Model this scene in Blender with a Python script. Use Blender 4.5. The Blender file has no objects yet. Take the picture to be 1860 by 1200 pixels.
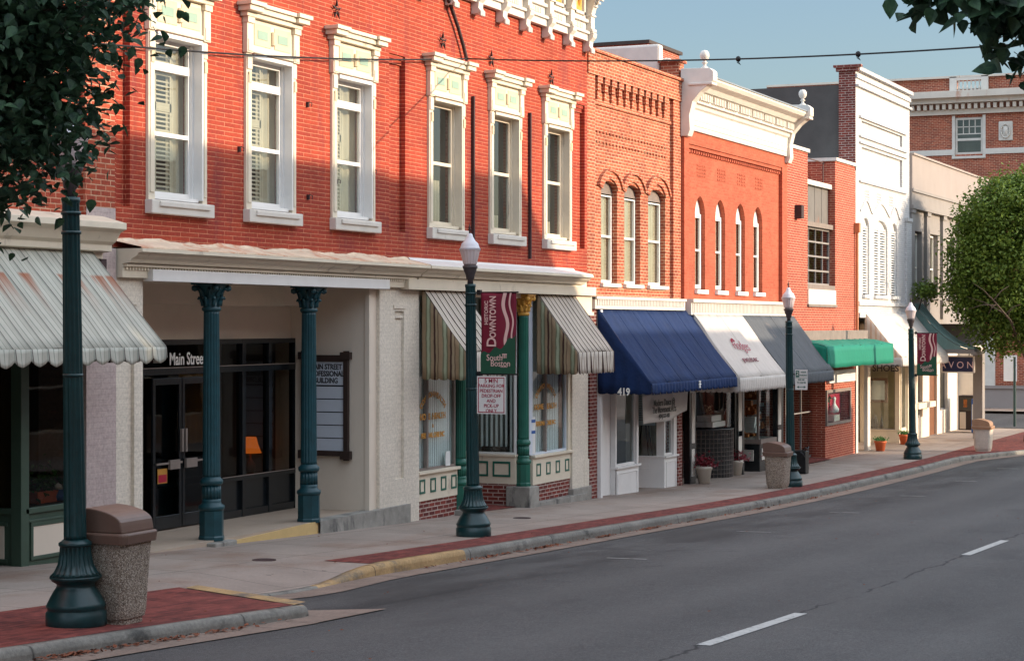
import bpy, math, random
import numpy as np
from mathutils import Vector, Matrix
random.seed(7)
R = math.radians
scene = bpy.context.scene
COL = scene.collection

# ---------------------------------------------------------------- camera
# world: X runs along the street away from us, Y towards the shop fronts, Z up
F = 3590.0                       # focal length in photo pixels (1860 wide)
TH = math.atan((2520 - 930) / F)
CT, ST = math.cos(TH), math.sin(TH)
CAMZ, HOR = 3.4, 588.0
cam_d = bpy.data.cameras.new('camera'); cam = bpy.data.objects.new('camera', cam_d); COL.objects.link(cam)
cam.location = (0, 0, CAMZ); cam.rotation_euler = (R(90), 0, TH - R(90))
cam_d.sensor_width = 36; cam_d.lens = F / 1860 * 36; cam_d.shift_y = -(600 - HOR) / 1860
cam_d.clip_start = .1; cam_d.clip_end = 3000
scene.camera = cam
scene.render.resolution_x = 1024; scene.render.resolution_y = 660

# ---------------------------------------------------------------- world and sun
SUN_EL, SUN_AZ = 15.0, 16.0
ZENITH_FILL = 6.9
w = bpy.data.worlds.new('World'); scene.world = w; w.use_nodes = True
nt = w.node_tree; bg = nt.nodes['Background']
sky = nt.nodes.new('ShaderNodeTexSky'); sky.sky_type = 'NISHITA'; sky.sun_disc = False
sky.sun_elevation = R(SUN_EL); sky.sun_rotation = R(180 - SUN_AZ)
sky.air_density = 1.0; sky.dust_density = 2.0; sky.ozone_density = 2.2
# added brightness overhead, out of view, lifts the shaded side; plain sky low down
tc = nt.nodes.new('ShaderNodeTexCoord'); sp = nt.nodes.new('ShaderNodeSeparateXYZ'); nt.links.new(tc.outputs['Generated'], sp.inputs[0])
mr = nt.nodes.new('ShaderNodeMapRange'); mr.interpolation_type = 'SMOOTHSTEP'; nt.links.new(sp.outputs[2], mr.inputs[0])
mr.inputs[1].default_value = .17; mr.inputs[2].default_value = .42; mr.inputs[3].default_value = 0; mr.inputs[4].default_value = ZENITH_FILL
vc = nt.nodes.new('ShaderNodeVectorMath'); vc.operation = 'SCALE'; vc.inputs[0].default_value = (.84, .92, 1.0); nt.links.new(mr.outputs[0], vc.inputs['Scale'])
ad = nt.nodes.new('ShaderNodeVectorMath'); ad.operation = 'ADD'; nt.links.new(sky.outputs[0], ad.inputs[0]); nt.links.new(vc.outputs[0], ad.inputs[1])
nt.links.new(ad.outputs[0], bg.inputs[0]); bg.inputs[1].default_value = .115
sl = bpy.data.lights.new('sun', 'SUN'); sun = bpy.data.objects.new('sun', sl); COL.objects.link(sun)
sl.energy = 3.25; sl.angle = R(.6); sl.color = (1.0, .81, .61)
sd = Vector((math.sin(R(SUN_AZ)) * math.cos(R(SUN_EL)), -math.cos(R(SUN_AZ)) * math.cos(R(SUN_EL)), math.sin(R(SUN_EL))))
sun.rotation_euler = sd.to_track_quat('Z', 'Y').to_euler(); sun.location = (20, -30, 40)
scene.view_settings.view_transform = 'Standard'; scene.view_settings.look = 'None'
scene.view_settings.exposure = 0.8; scene.view_settings.gamma = 1

# ---------------------------------------------------------------- measuring the photo
def U(px): return (px - 930) / F
def FX(px, Y=15.5):              # x on the plane y=Y seen at photo column px
    u = U(px); z = Y / (ST - u * CT); return z * (CT + u * ST)
def FZ(px, py, Y=15.5):
    u = U(px); z = Y / (ST - u * CT); return CAMZ - (py - HOR) / F * z
def YX(px, X):                   # y on the plane x=X
    u = U(px); z = X / (CT + u * ST); return z * (ST - u * CT)
def ZX(px, py, X):
    u = U(px); z = X / (CT + u * ST); return CAMZ - (py - HOR) / F * z

GP = [(-80,3.6),(-20,1.9),(0,1.15),(10,.82),(15,.62),(20.5,.36),(25,.17),(28,.07),(31,-.03),(39.5,-.33),(46,-.50),(58,-.70),(70,-.76),(100,-.85),(420,-1.6)]
GXs = [a for a, b in GP]; GZs = [b for a, b in GP]
def g(x): return float(np.mean([np.interp(x + d, GXs, GZs) for d in (-3,-1.5,0,1.5,3)]))
def smooth(a, b, x):
    t = min(1, max(0, (x - a) / (b - a))); return t * t * (3 - 2 * t)
def diag(y): return 18.08 + .42 * (y - 10.3) if y < 12.4 else 18.96 + .5 * (y - 12.4)   # edge of the brick corner
def ramp_k(x, y=12.0): return smooth(0, .35, x - diag(y)) * (1 - smooth(21.0, 23.2, x))
def sz(x, y):                    # pavement height
    return g(x) - .125 * ramp_k(x, y) * (1 - smooth(11.9, 13.6, y))
def rz(x, y): return g(x) - .155 + .07 * (1 - min(1.3, abs((y - 5.8) / 6.3)) ** 2)

# ---------------------------------------------------------------- mesh builder
ORG = {}
class MB:
    def __init__(s): s.v = []; s.f = []; s.m = []; s.mi = 0; s.sm = []; s.smooth = False
    def add(s, vs, fs):
        n = len(s.v); s.v += [tuple(p) for p in vs]
        for f in fs: s.f.append([n + i for i in f]); s.m.append(s.mi); s.sm.append(s.smooth)
    def quad(s, a, b, c, d): s.add([a, b, c, d], [(0, 1, 2, 3)])
    def box(s, x0, x1, y0, y1, z0, z1):
        if x0 > x1: x0, x1 = x1, x0
        if y0 > y1: y0, y1 = y1, y0
        if z0 > z1: z0, z1 = z1, z0
        s.add([(x0,y0,z0),(x1,y0,z0),(x1,y1,z0),(x0,y1,z0),(x0,y0,z1),(x1,y0,z1),(x1,y1,z1),(x0,y1,z1)],
              [(0,3,2,1),(4,5,6,7),(0,1,5,4),(1,2,6,5),(2,3,7,6),(3,0,4,7)])
    def prism(s, poly, axis, a, b):          # poly in the two other axes (cyclic order), extruded a..b
        def P(p, t):
            if axis == 'x': return (t, p[0], p[1])
            if axis == 'y': return (p[0], t, p[1])
            return (p[0], p[1], t)
        n = len(poly)
        s.add([P(p, a) for p in poly] + [P(p, b) for p in poly],
              [tuple(range(n))[::-1], tuple(range(n, 2*n))] + [(i, (i+1) % n, n + (i+1) % n, n + i) for i in range(n)])
    def lathe(s, prof, c=(0,0,0), n=32, flutes=0, fd=0., sx=1., cap=True):
        # prof: (r, z, flute 0/1)
        vs = []; fs = []
        for p in prof:
            r, z = p[0], p[1]; fl = p[2] if len(p) > 2 else 0
            for i in range(n):
                a = 2 * math.pi * i / n
                rr = r * (1 - fl * fd * (0.5 + 0.5 * math.cos(flutes * a))) if flutes else r
                vs.append((c[0] + rr * math.cos(a) * sx, c[1] + rr * math.sin(a), c[2] + z))
        for k in range(len(prof) - 1):
            for i in range(n):
                j = (i + 1) % n
                fs.append((k*n+i, k*n+j, (k+1)*n+j, (k+1)*n+i))
        if cap: fs.append(tuple(range(n))[::-1]); fs.append(tuple(range((len(prof)-1)*n, len(prof)*n)))
        s.add(vs, fs)
    def tube(s, pts, r, n=6, r2=None):
        pts = [Vector(p) for p in pts]; vs = []; fs = []
        for k, p in enumerate(pts):
            d = (pts[min(k+1, len(pts)-1)] - pts[max(k-1, 0)]).normalized()
            up = Vector((0, 0, 1)) if abs(d.z) < .9 else Vector((1, 0, 0))
            a = d.cross(up).normalized(); b = d.cross(a)
            rr = r if r2 is None else r + (r2 - r) * k / (len(pts) - 1)
            for i in range(n):
                t = 2 * math.pi * i / n; vs.append(p + (a * math.cos(t) + b * math.sin(t)) * rr)
        for k in range(len(pts) - 1):
            for i in range(n):
                j = (i + 1) % n; fs.append((k*n+i, (k+1)*n+i, (k+1)*n+j, k*n+j))
        fs.append(tuple(range(n))); fs.append(tuple(range((len(pts)-1)*n, len(pts)*n))[::-1])
        s.add(vs, fs)
    def grid(s, fn, nu, nv):
        vs = [fn(i / nu, j / nv) for i in range(nu + 1) for j in range(nv + 1)]
        s.add(vs, [(i*(nv+1)+j, (i+1)*(nv+1)+j, (i+1)*(nv+1)+j+1, i*(nv+1)+j+1) for i in range(nu) for j in range(nv)])
    def build(s, name, mat, parent=None, bevel=0, solid=0, label=None):
        me = bpy.data.meshes.new(name)
        o_ = ORG[parent.name] if parent else Vector((0,0,0))
        me.from_pydata([(p[0]-o_[0], p[1]-o_[1], p[2]-o_[2]) for p in s.v], [], s.f)
        ms = mat if isinstance(mat, (list, tuple)) else [mat]
        for m_ in ms: me.materials.append(m_)
        if len(ms) > 1: me.polygons.foreach_set('material_index', s.m)
        if any(s.sm): me.polygons.foreach_set('use_smooth', s.sm)
        me.update()
        o = bpy.data.objects.new(name, me); COL.objects.link(o)
        if parent: o.parent = parent; ORG[o.name] = ORG[parent.name]
        else: ORG[o.name] = Vector((0,0,0))
        if bevel:
            b = o.modifiers.new('b', 'BEVEL'); b.width = bevel; b.segments = 2; b.limit_method = 'ANGLE'
        if solid:
            b = o.modifiers.new('s', 'SOLIDIFY'); b.thickness = solid
        if label: o['label'] = label
        return o
def thing(name, loc, label, cat, group=None):
    o = bpy.data.objects.new(name, None); COL.objects.link(o); o.location = loc; ORG[o.name] = Vector(loc)
    o.empty_display_size = .3
    o['label'] = label; o['category'] = cat
    if group: o['group'] = group
    return o
def tag(o, label, cat, group=None):
    o['label'] = label; o['category'] = cat
    if group: o['group'] = group
    return o
def boxes(parent, name, mat, bl, bevel=0):
    for b_ in bl:
        q = MB(); q.box(*b_); o = q.build(name, mat, parent, bevel=bevel)
    return o
def struct(o, kind='structure'): o['kind'] = kind; return o
def copy_tree(o, parent=None):
    c = o.copy(); COL.objects.link(c)
    if parent: c.parent = parent
    for ch in list(o.children): copy_tree(ch, c)
    return c

# ---------------------------------------------------------------- materials
def S(r, g_, b):
    f = lambda c: (c/255/12.92) if c/255 <= .04045 else ((c/255+.055)/1.055) ** 2.4
    return (f(r), f(g_), f(b), 1)
def mul(c, k): return (c[0]*k, c[1]*k, c[2]*k, 1)
class NM:
    def __init__(s, name, rough=.7, metal=0, spec=.4):
        s.m = bpy.data.materials.new(name); s.m.use_nodes = True; s.t = s.m.node_tree
        s.b = s.t.nodes['Principled BSDF']; s.b.inputs['Roughness'].default_value = rough
        s.b.inputs['Metallic'].default_value = metal; s.b.inputs['Specular IOR Level'].default_value = spec
        s._c = None
    def n(s, t, **k):
        nd = s.t.nodes.new(t)
        for a, v in k.items(): setattr(nd, a, v)
        return nd
    def l(s, a, b): s.t.links.new(a, b)
    @property
    def co(s):
        if s._c is None: s._c = s.n('ShaderNodeTexCoord').outputs['Object']
        return s._c
    def xyz(s, v=None):
        n = s.n('ShaderNodeSeparateXYZ'); s.l(v or s.co, n.inputs[0]); return n.outputs
    def math(s, op, a, b=None, c=None):
        n = s.n('ShaderNodeMath', operation=op)
        for i, v in enumerate((a, b, c)):
            if v is None: continue
            if isinstance(v, (int, float)): n.inputs[i].default_value = v
            else: s.l(v, n.inputs[i])
        return n.outputs[0]
    def comb(s, x, y, z=0):
        n = s.n('ShaderNodeCombineXYZ')
        for i, v in enumerate((x, y, z)):
            if isinstance(v, (int, float)): n.inputs[i].default_value = v
            else: s.l(v, n.inputs[i])
        return n.outputs[0]
    def noise(s, scale, detail=4, rough=.6, v=None, stretch=None):
        n = s.n('ShaderNodeTexNoise'); n.inputs['Scale'].default_value = scale; n.inputs['Detail'].default_value = detail
        n.inputs['Roughness'].default_value = rough
        v = v or s.co
        if stretch:
            mp = s.n('ShaderNodeMapping'); mp.inputs['Scale'].default_value = stretch; s.l(v, mp.inputs[0]); v = mp.outputs[0]
        s.l(v, n.inputs['Vector']); return n.outputs['Fac']
    def ramp(s, f, stops, interp='LINEAR'):
        n = s.n('ShaderNodeValToRGB'); s.l(f, n.inputs[0]); cr = n.color_ramp; cr.interpolation = interp
        while len(cr.elements) < len(stops): cr.elements.new(.5)
        for e, (p, c) in zip(cr.elements, stops):
            e.position = p; e.color = c if isinstance(c, tuple) else (c, c, c, 1)
        return n.outputs[0]
    def mix(s, f, a, b, mode='MIX'):
        n = s.n('ShaderNodeMix', data_type='RGBA', blend_type=mode)
        for i, v in ((0, f), (6, a), (7, b)):
            if isinstance(v, (int, float)) and i == 0: n.inputs[0].default_value = v
            elif isinstance(v, tuple): n.inputs[i].default_value = v
            else: s.l(v, n.inputs[i])
        return n.outputs[2]
    def vary(s, col, amt=.2, scale=1.5):
        f = s.noise(scale, 6, .65); k = s.ramp(f, [(.3, 1 - amt), (.7, 1 + amt * .5)])
        return s.mix(1.0, col, k, 'MULTIPLY')
    def bump(s, h, dist=.01, strength=.6, prev=None):
        n = s.n('ShaderNodeBump'); n.inputs['Distance'].default_value = dist; n.inputs['Strength'].default_value = strength
        s.l(h, n.inputs['Height'])
        if prev: s.l(prev, n.inputs['Normal'])
        s.l(n.outputs[0], s.b.inputs['Normal']); return n.outputs[0]
    def out(s, col):
        if isinstance(col, tuple): s.b.inputs['Base Color'].default_value = col
        else: s.l(col, s.b.inputs['Base Color'])
        return s.m
def plain(name, c, rough=.6, amt=.15, scale=3, metal=0, spec=.4, bump=0, bscale=60, dirt=None):
    m = NM(name, rough, metal, spec); col = m.vary(c, amt, scale)
    if dirt:
        f = m.ramp(m.noise(dirt[1], 8, .7, stretch=(1, 1, .35)), [(dirt[2], 0.), (dirt[2] + .12, 1.)]); col = m.mix(f, col, dirt[0])
    if bump: m.bump(m.noise(bscale, 3), bump, .5)
    return m.out(col)
def brick(name, c1, c2, mortar, w=.215, h=.0725, mw=.009, rough=.85, amt=.22, scale=.9, patches=None, flat=False, bias=0, squash=1, depth=.006, streak=None, worn=True, offset=.5):
    m = NM(name, rough, spec=.25); x, y, z = m.xyz()
    v = m.comb(x, y) if flat else m.comb(m.math('ADD', x, y), z)
    # a little wobble so courses are not ruler-straight
    wob = m.noise(2.2, 2); wv = m.math('MULTIPLY', m.math('SUBTRACT', wob, .5), .010)
    vv = m.n('ShaderNodeVectorMath', operation='ADD'); m.l(v, vv.inputs[0]); m.l(m.comb(wv, wv), vv.inputs[1])
    b = m.n('ShaderNodeTexBrick'); b.offset = offset; m.l(vv.outputs[0], b.inputs['Vector'])
    b.inputs['Scale'].default_value = 1; b.inputs['Brick Width'].default_value = w; b.inputs['Row Height'].default_value = h
    b.inputs['Mortar Size'].default_value = mw; b.inputs['Mortar Smooth'].default_value = .2; b.inputs['Bias'].default_value = bias
    b.inputs['Color1'].default_value = c1; b.inputs['Color2'].default_value = c2; b.inputs['Mortar'].default_value = mortar
    # worn pointing: mortar shows only in places, brick colour elsewhere
    wear = m.ramp(m.noise(5, 5, .7), [(.38, 1.), (.62, 0.)])
    fac = m.math('MULTIPLY', b.outputs['Fac'], wear) if worn else m.math('MULTIPLY', b.outputs['Fac'], 1.7); col = m.mix(m.math('MULTIPLY', fac, .5), b.outputs['Color'], c1)
    col = m.vary(col, amt, scale); col = m.mix(1., col, m.ramp(m.noise(22, 3, .6), [(.3, .82), (.7, 1.12)]), 'MULTIPLY')
    if streak:
        f = m.ramp(m.noise(1.3, 6, .65, stretch=(1, 1, .25)), [(streak[1], 0.), (streak[1]+.2, .8)]); col = m.mix(f, col, streak[0])
    if patches:
        f = m.ramp(m.noise(patches[1], 7, .75), [(patches[2], 0.), (patches[2] + .02, 1.)])
        if len(patches) > 3:
            lo = m.ramp(m.math('ADD', z, 0), [(0, 1.), (1, 0.)])
        col = m.mix(f, col, patches[0])
    if flat: col = m.mix(1., col, m.ramp(m.noise(1, 5, .8, stretch=(3.2, 13, 1)), [(.34, .62), (.66, 1.2)]), 'MULTIPLY')
    m.bump(m.math('SUBTRACT', 1, b.outputs['Fac']), depth, .8)
    return m.out(col)
def glass(name, tint=(.9,.95,.95,1), refl=.12, rough=.02, fm=.9):
    m = NM(name); t = m.n('ShaderNodeBsdfTransparent'); t.inputs[0].default_value = tint
    gl = m.n('ShaderNodeBsdfGlossy'); gl.inputs['Roughness'].default_value = rough; gl.inputs[0].default_value = (.9,.93,.95,1)
    lw = m.n('ShaderNodeFresnel'); lw.inputs[0].default_value = 1.5
    geo = m.n('ShaderNodeNewGeometry')
    f = m.math('MULTIPLY', m.math('ADD', m.math('MULTIPLY', lw.outputs[0], fm), refl), m.math('SUBTRACT', 1, geo.outputs['Backfacing']))
    mx = m.n('ShaderNodeMixShader'); m.l(f, mx.inputs[0]); m.l(t.outputs[0], mx.inputs[1]); m.l(gl.outputs[0], mx.inputs[2])
    bp = m.n('ShaderNodeBump'); bp.inputs['Distance'].default_value = .02; bp.inputs['Strength'].default_value = .05
    m.l(m.noise(1.4, 2), bp.inputs['Height']); m.l(bp.outputs[0], gl.inputs['Normal'])
    m.l(mx.outputs[0], m.t.nodes['Material Output'].inputs[0]); return m.m
def stripes(name, period, stops, axis='x', rough=.85, amt=.12, rust=None, trans=0, wave=0, rot=None):
    m = NM(name, rough, spec=.2); x, y, z = m.xyz()
    c = {'x': x, 'y': y}[axis]
    if wave: c = m.math('ADD', c, m.math('MULTIPLY', m.noise(3, 2), wave))
    fr = m.math('FRACT', m.math('DIVIDE', m.math('ADD', c, 1000), period))
    col = m.ramp(fr, stops, 'CONSTANT'); col = m.vary(col, amt, 2)
    if rust:
        n1 = m.ramp(m.noise(1, 3, .6, stretch=(4.2, .35, .35)), [(.49, 0.), (.55, 1.)])
        zb = m.ramp(m.math('SUBTRACT', z, rust[1]), [(.1, 0.), (.35, .2), (.62, .95), (.65, 0.)])
        col = m.mix(m.math('MULTIPLY', m.math('MULTIPLY', n1, zb), .85), col, rust[0])
    m.bump(m.noise(7, 4), .02, .4)
    return m.out(col)

def kerbmat(name, c, dirt, th):
    m = NM(name, .85, spec=.3); x, y, z = m.xyz()
    col = m.vary(c, .28, 2.0); f = m.ramp(m.noise(1.7, 8, .7, stretch=(1, 1, 2)), [(th, 0.), (th + .14, 1.)]); col = m.mix(f, col, dirt)
    col = m.mix(1., col, m.ramp(m.noise(26, 4, .75), [(.3, .74), (.7, 1.14)]), 'MULTIPLY')
    j = m.math('ABSOLUTE', m.math('SUBTRACT', m.math('FRACT', m.math('DIVIDE', m.math('ADD', x, 100.7), 3.05)), .5))
    col = m.mix(m.ramp(j, [(.0025, .85), (.005, 0.)]), col, S(50,46,44))
    m.bump(m.noise(18, 6, .7), .02, .5); return m.out(col)
M = {}
M['brickA'] = brick('red_painted_brick', S(172,70,48), S(154,60,46), S(214,146,114), w=.46, mw=.006, h=.066, amt=.24, patches=(S(214,190,180), 2.6, .76), streak=(S(110,50,56), .53))
M['brickL'] = brick('orange_old_brick', S(178,84,58), S(150,66,50), S(205,165,135), amt=.2)
M['brickB'] = brick('rough_orange_brick', S(184,100,70), S(150,74,54), S(222,180,148), mw=.010, amt=.3, scale=1.2, depth=.012)
M['brickC'] = brick('smooth_orange_brick', S(186,98,72), S(172,86,62), S(186,108,84), mw=.006, amt=.16)
M['brickD'] = brick('roman_red_brick', S(166,78,60), S(150,66,52), S(208,156,130), w=.30, h=.072, mw=.012, amt=.12)
M['brickE'] = brick('brown_red_brick', S(176,92,68), S(134,68,56), S(216,180,150), mw=.010, h=.085, w=.24, amt=.2)
M['brickW'] = brick('white_painted_brick', S(206,205,205), S(199,198,198), S(168,166,164), mw=.008, amt=.08, patches=(S(190,172,160), 1.6, .76))
M['brickCream'] = brick('cream_painted_brick', S(222,212,196), S(219,209,193), S(210,200,184), mw=.004, amt=.09, depth=.0015, streak=(S(176,162,146), .66))
M['brickPink'] = brick('pinkish_painted_brick', S(188,172,167), S(185,168,164), S(178,161,157), mw=.004, amt=.09, depth=.0015)
M['brickBase'] = brick('dark_red_new_brick', S(132,60,50), S(100,50,46), S(190,176,165), mw=.011, h=.0765, w=.23, amt=.15)
M['brickOpp'] = brick('tan_brick', S(170,140,115), S(150,120,100), S(190,175,160), amt=.2)
M['paver'] = brick('red_brick_paving', S(136,70,62), S(96,48,46), S(66,44,42), w=.21, h=.105, mw=.014, flat=True, amt=.3, scale=2.2, depth=.004, worn=False)
M['liner'] = plain('cream_reveal', S(196,188,174), .6, .1, 2)
M['cream'] = plain('cream_paint', S(222,210,188), .55, .1, 2, bump=.002, dirt=(S(150,136,120), 2.2, .62))
M['creamwall'] = plain('beige_render', S(222,208,190), .8, .07, 1.2, bump=.002)
M['white'] = plain('white_paint', S(230,228,224), .5, .06, 3)
M['offwhite'] = plain('weathered_white_paint', S(214,208,198), .6, .1, 3, dirt=(S(170,158,142), 3., .64))
M['stoneledge'] = plain('peeling_salmon_ledge', S(226,204,178), .8, .2, 2.5, bump=.02, bscale=14, dirt=(S(206,150,120), 2.2, .52))
M['tan'] = plain('ochre_tan_paint', S(214,196,162), .6, .1)
M['mint'] = plain('mint_green_paint', S(146,172,154), .6, .1)
M['green'] = plain('dark_teal_gloss_paint', S(14,54,56), .36, .35, 7, spec=.5, dirt=(S(44,72,66), 3., .62))
M['green2'] = plain('emerald_column_paint', S(34,98,82), .4, .15, 4)
M['coltop'] = plain('blue_green_column_paint', S(24,68,76), .42, .3, 6, spec=.45, dirt=(S(60,92,92), 4., .66))
M['gold'] = plain('gold_paint', S(214,160,70), .5, .2, 9)
M['goldtext'] = plain('gold_leaf_lettering', S(196,140,60), .4, .2, 9)
M['storegreen'] = plain('dark_olive_green_paint', S(64,84,70), .5, .12)
M['black'] = plain('black_gloss_frame', S(20,26,30), .25, .2, spec=.6)
M['blackmat'] = plain('dark_void', S(24,22,20), .9, .2)
M['tanwall'] = plain('tan_interior_wall', S(120,100,78), .8, .2, 1.5)
M['greywall'] = plain('grey_interior_wall', S(120,118,112), .8, .2, 1.5)
M['brownframe'] = plain('dark_brown_wood', S(58,44,38), .6, .2)
M['wood'] = plain('brown_wood', S(116,74,48), .5, .2, 6)
M['board'] = plain('pale_blue_board', S(204,212,222), .5, .05)
M['ink'] = plain('black_lettering', S(34,36,42), .5, .05)
M['whiteink'] = plain('white_lettering', S(236,234,228), .5, .02)
M['signred'] = plain('crimson_lettering', S(160,34,62), .5, .05)
M['iron'] = plain('rusty_dark_iron', S(64,44,44), .7, .4, 8)
M['fitter'] = plain('dark_bronze_fitter', S(74,66,66), .5, .2, 8)
M['stone'] = plain('grey_stone_block', S(150,146,138), .85, .35, 3, bump=.01, bscale=18, dirt=(S(88,86,84), 3.5, .54))
M['kerb'] = kerbmat('worn_grey_kerb', S(134,130,122), S(78,76,72), .54)
M['yellow'] = kerbmat('worn_yellow_paint', S(182,150,106), S(118,108,96), .50)
M['yellow2'] = plain('fresh_yellow_paint', S(206,176,120), .7, .1, 4)
M['gutter'] = kerbmat('pale_gutter_concrete', S(138,120,108), S(104,92,84), .6)
M['blue'] = plain('navy_canvas', S(5,38,82), .85, .25, 2, bump=.05, bscale=4, dirt=(S(50,64,108), 1.2, .66))
M['canvascream'] = plain('cream_canvas', S(198,190,182), .85, .08, 2, bump=.05, bscale=4)
M['canvasgrey'] = plain('slate_grey_canvas', S(84,88,92), .85, .16, 2, bump=.05, bscale=4, dirt=(S(124,114,108), 1.4, .6))
M['canvasgreen'] = plain('bright_teal_canvas', S(2,122,98), .7, .08, 2, bump=.015, bscale=6)
M['copper'] = plain('green_copper_roof', S(120,152,146), .6, .2, 3, dirt=(S(140,160,140), 2., .62))
M['roofgrey'] = plain('grey_metal_flashing', S(130,138,146), .5, .15)
M['tar'] = plain('tarred_black_wall', S(84,84,82), .9, .3, .6, bump=.01, bscale=8, dirt=(S(104,102,104), .5, .56))
M['fascia'] = plain('grey_weathered_fascia', S(132,120,112), .8, .2, 3)
M['spandrel'] = plain('stained_metal_panel', S(110,106,102), .6, .2, 2, dirt=(S(130,92,76), 1.5, .58))
M['stucco'] = plain('grey_beige_stucco', S(142,136,132), .85, .1, 1.2, bump=.003)
M['stucco2'] = plain('pale_beige_stucco', S(152,142,137), .85, .08, 1.2, bump=.003)
M['red'] = plain('crimson_door_paint', S(168,28,56), .4, .1)
M['tick'] = plain('faded_road_paint', S(150,148,144), .85, .2, 14, dirt=(S(78,77,76), 7., .50))
M['marking'] = plain('worn_white_road_paint', S(178,178,174), .8, .2, 12, dirt=(S(96,95,94), 11., .56))
M['lid'] = plain('brown_plastic_lid', S(112,88,76), .45, .12, 5)
M['lidtan'] = plain('faded_tan_plastic_lid', S(160,124,96), .5, .12, 5)
M['curtain'] = plain('beige_curtain', S(214,202,180), .8, .12, 3)
M['terracotta'] = plain('terracotta', S(200,100,60), .8, .12)
M['potwhite'] = plain('white_plastic_pot', S(214,206,192), .5, .05)
M['leafred'] = plain('dark_red_foliage', S(130,26,44), .5, .4, 20)
M['bark'] = plain('grey_brown_bark', S(84,72,62), .95, .35, 9, bump=.02, bscale=20)
M['wire'] = plain('black_cable', S(26,26,28), .6, .1)
M['rustrail'] = plain('rusty_rail', S(90,70,66), .7, .2)
M['plastic'] = plain('black_plastic', S(26,26,28), .4, .1)
M['orange'] = plain('warm_orange_goods', S(190,110,50), .6, .5, 7)
M['purple'] = plain('plum_fabric', S(120,44,60), .7, .4, 6)
M['maroon'] = plain('maroon_banner', S(120,24,48), .7, .08)
M['bangreen'] = plain('green_banner', S(28,78,56), .7, .08)
M['banpink'] = plain('pale_pink_print', S(224,184,176), .7, .03)
M['navy'] = plain('navy_sign', S(30,34,66), .4, .05)
M['paper'] = plain('white_paper', S(220,220,216), .7, .05)
M['bluepaint'] = plain('blue_plastic', S(40,90,160), .5, .1)
M['glass'] = glass('window_glass', refl=.03)
M['clearglass'] = glass('clear_case_glass', refl=.0, fm=.35)
M['glassdark'] = glass('dark_shop_glass', tint=(.62,.60,.56,1), refl=.0, fm=.6)
M['glassup'] = glass('upper_window_glass', tint=(.85,.87,.85,1), refl=.08)
def agg(k=1.0):
    m = NM('exposed_aggregate', .9); v = m.n('ShaderNodeTexVoronoi'); v.inputs['Scale'].default_value = 120; m.l(m.co, v.inputs['Vector'])
    col = m.ramp(m.xyz(v.outputs['Color'])[0], [(0, S(96,84,74)), (.4, S(140,124,108)), (.75, S(172,158,142)), (1, S(206,196,182))])
    if k > 1: col = m.mix(.6, col, S(232,222,206))  # sunlight on the far bin is mixed into its colour
    m.bump(v.outputs['Distance'], .01, .6); return m.out(m.vary(col, .15, 3))
M['agg'] = agg(); M['aggsunlit'] = agg(2)
def asphalt():
    m = NM('asphalt', .82, spec=.35); n1 = m.noise(160, 3, .8); n2 = m.noise(.35, 5, .6, stretch=(.35, 1, 1))
    col = m.ramp(n1, [(.3, S(40,40,41)), (.52, S(70,69,69)), (.75, S(124,122,119))])
    col = m.mix(1., col, m.ramp(n2, [(.3, .78), (.7, 1.18)]), 'MULTIPLY')
    col = m.mix(1., col, m.ramp(m.noise(38, 3, .75, stretch=(.6, 1, 1)), [(.32, .62), (.68, 1.36)]), 'MULTIPLY')
    col = m.mix(1., col, m.ramp(m.noise(7, 6, .85, stretch=(.5, 1, 1)), [(.3, .80), (.7, 1.18)]), 'MULTIPLY')
    pt = m.n('ShaderNodeTexVoronoi'); pt.inputs['Scale'].default_value = .16; m.l(m.co, pt.inputs['Vector']); col = m.mix(1., col, m.ramp(m.xyz(pt.outputs['Color'])[0], [(0, .92), (1, 1.07)]), 'MULTIPLY')
    x, y, z = m.xyz(); oil = m.ramp(m.noise(.55, 5, .6, stretch=(.5, 1.1, 1)), [(.60, 0.), (.74, .6)]); col = m.mix(oil, col, S(44,42,44))
    bnd = m.ramp(m.math('ABSOLUTE', m.math('SUBTRACT', y, 10.7)), [(.35, 1.), (1.2, 0.)]); ol2 = m.math('MULTIPLY', bnd, m.ramp(m.noise(.8, 6, .65, stretch=(.45, 1.2, 1)), [(.43, 0.), (.57, .9)])); col = m.mix(ol2, col, S(40,38,38))
    trk = m.math('ABSOLUTE', m.math('SUBTRACT', m.math('FRACT', m.math('DIVIDE', m.math('ADD', y, 9.3), 1.75)), .5)); col = m.mix(m.ramp(trk, [(.05, .22), (.35, 0.)]), col, S(96,94,92))
    # tar crack following the lane line
    cy = m.math('ADD', y, m.math('MULTIPLY', m.noise(.9, 5, .65), .5))
    cr = m.math('ABSOLUTE', m.math('SUBTRACT', cy, 6.07)); k = m.ramp(cr, [(.010, 1.), (.028, 0.)])
    k2 = m.ramp(m.noise(.5, 2), [(.42, 0.), (.5, 1.)])
    col = m.mix(m.math('MULTIPLY', k, k2), col, S(34,33,34))
    v = m.n('ShaderNodeTexVoronoi', feature='DISTANCE_TO_EDGE'); v.inputs['Scale'].default_value = .38
    wn = m.n('ShaderNodeVectorMath', operation='ADD'); m.l(m.co, wn.inputs[0]); wz = m.noise(1.5, 5); m.l(m.comb(wz, wz), wn.inputs[1]); m.l(wn.outputs[0], v.inputs['Vector'])
    c2 = m.math('MULTIPLY', m.ramp(v.outputs['Distance'], [(.004, 1.), (.012, 0.)]), m.ramp(m.noise(.25, 3), [(.56, 0.), (.64, .5)]))
    col = m.mix(c2, col, S(40,39,40))
    m.bump(n1, .006, .5); return m.out(col)
M['asphalt'] = asphalt()
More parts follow.
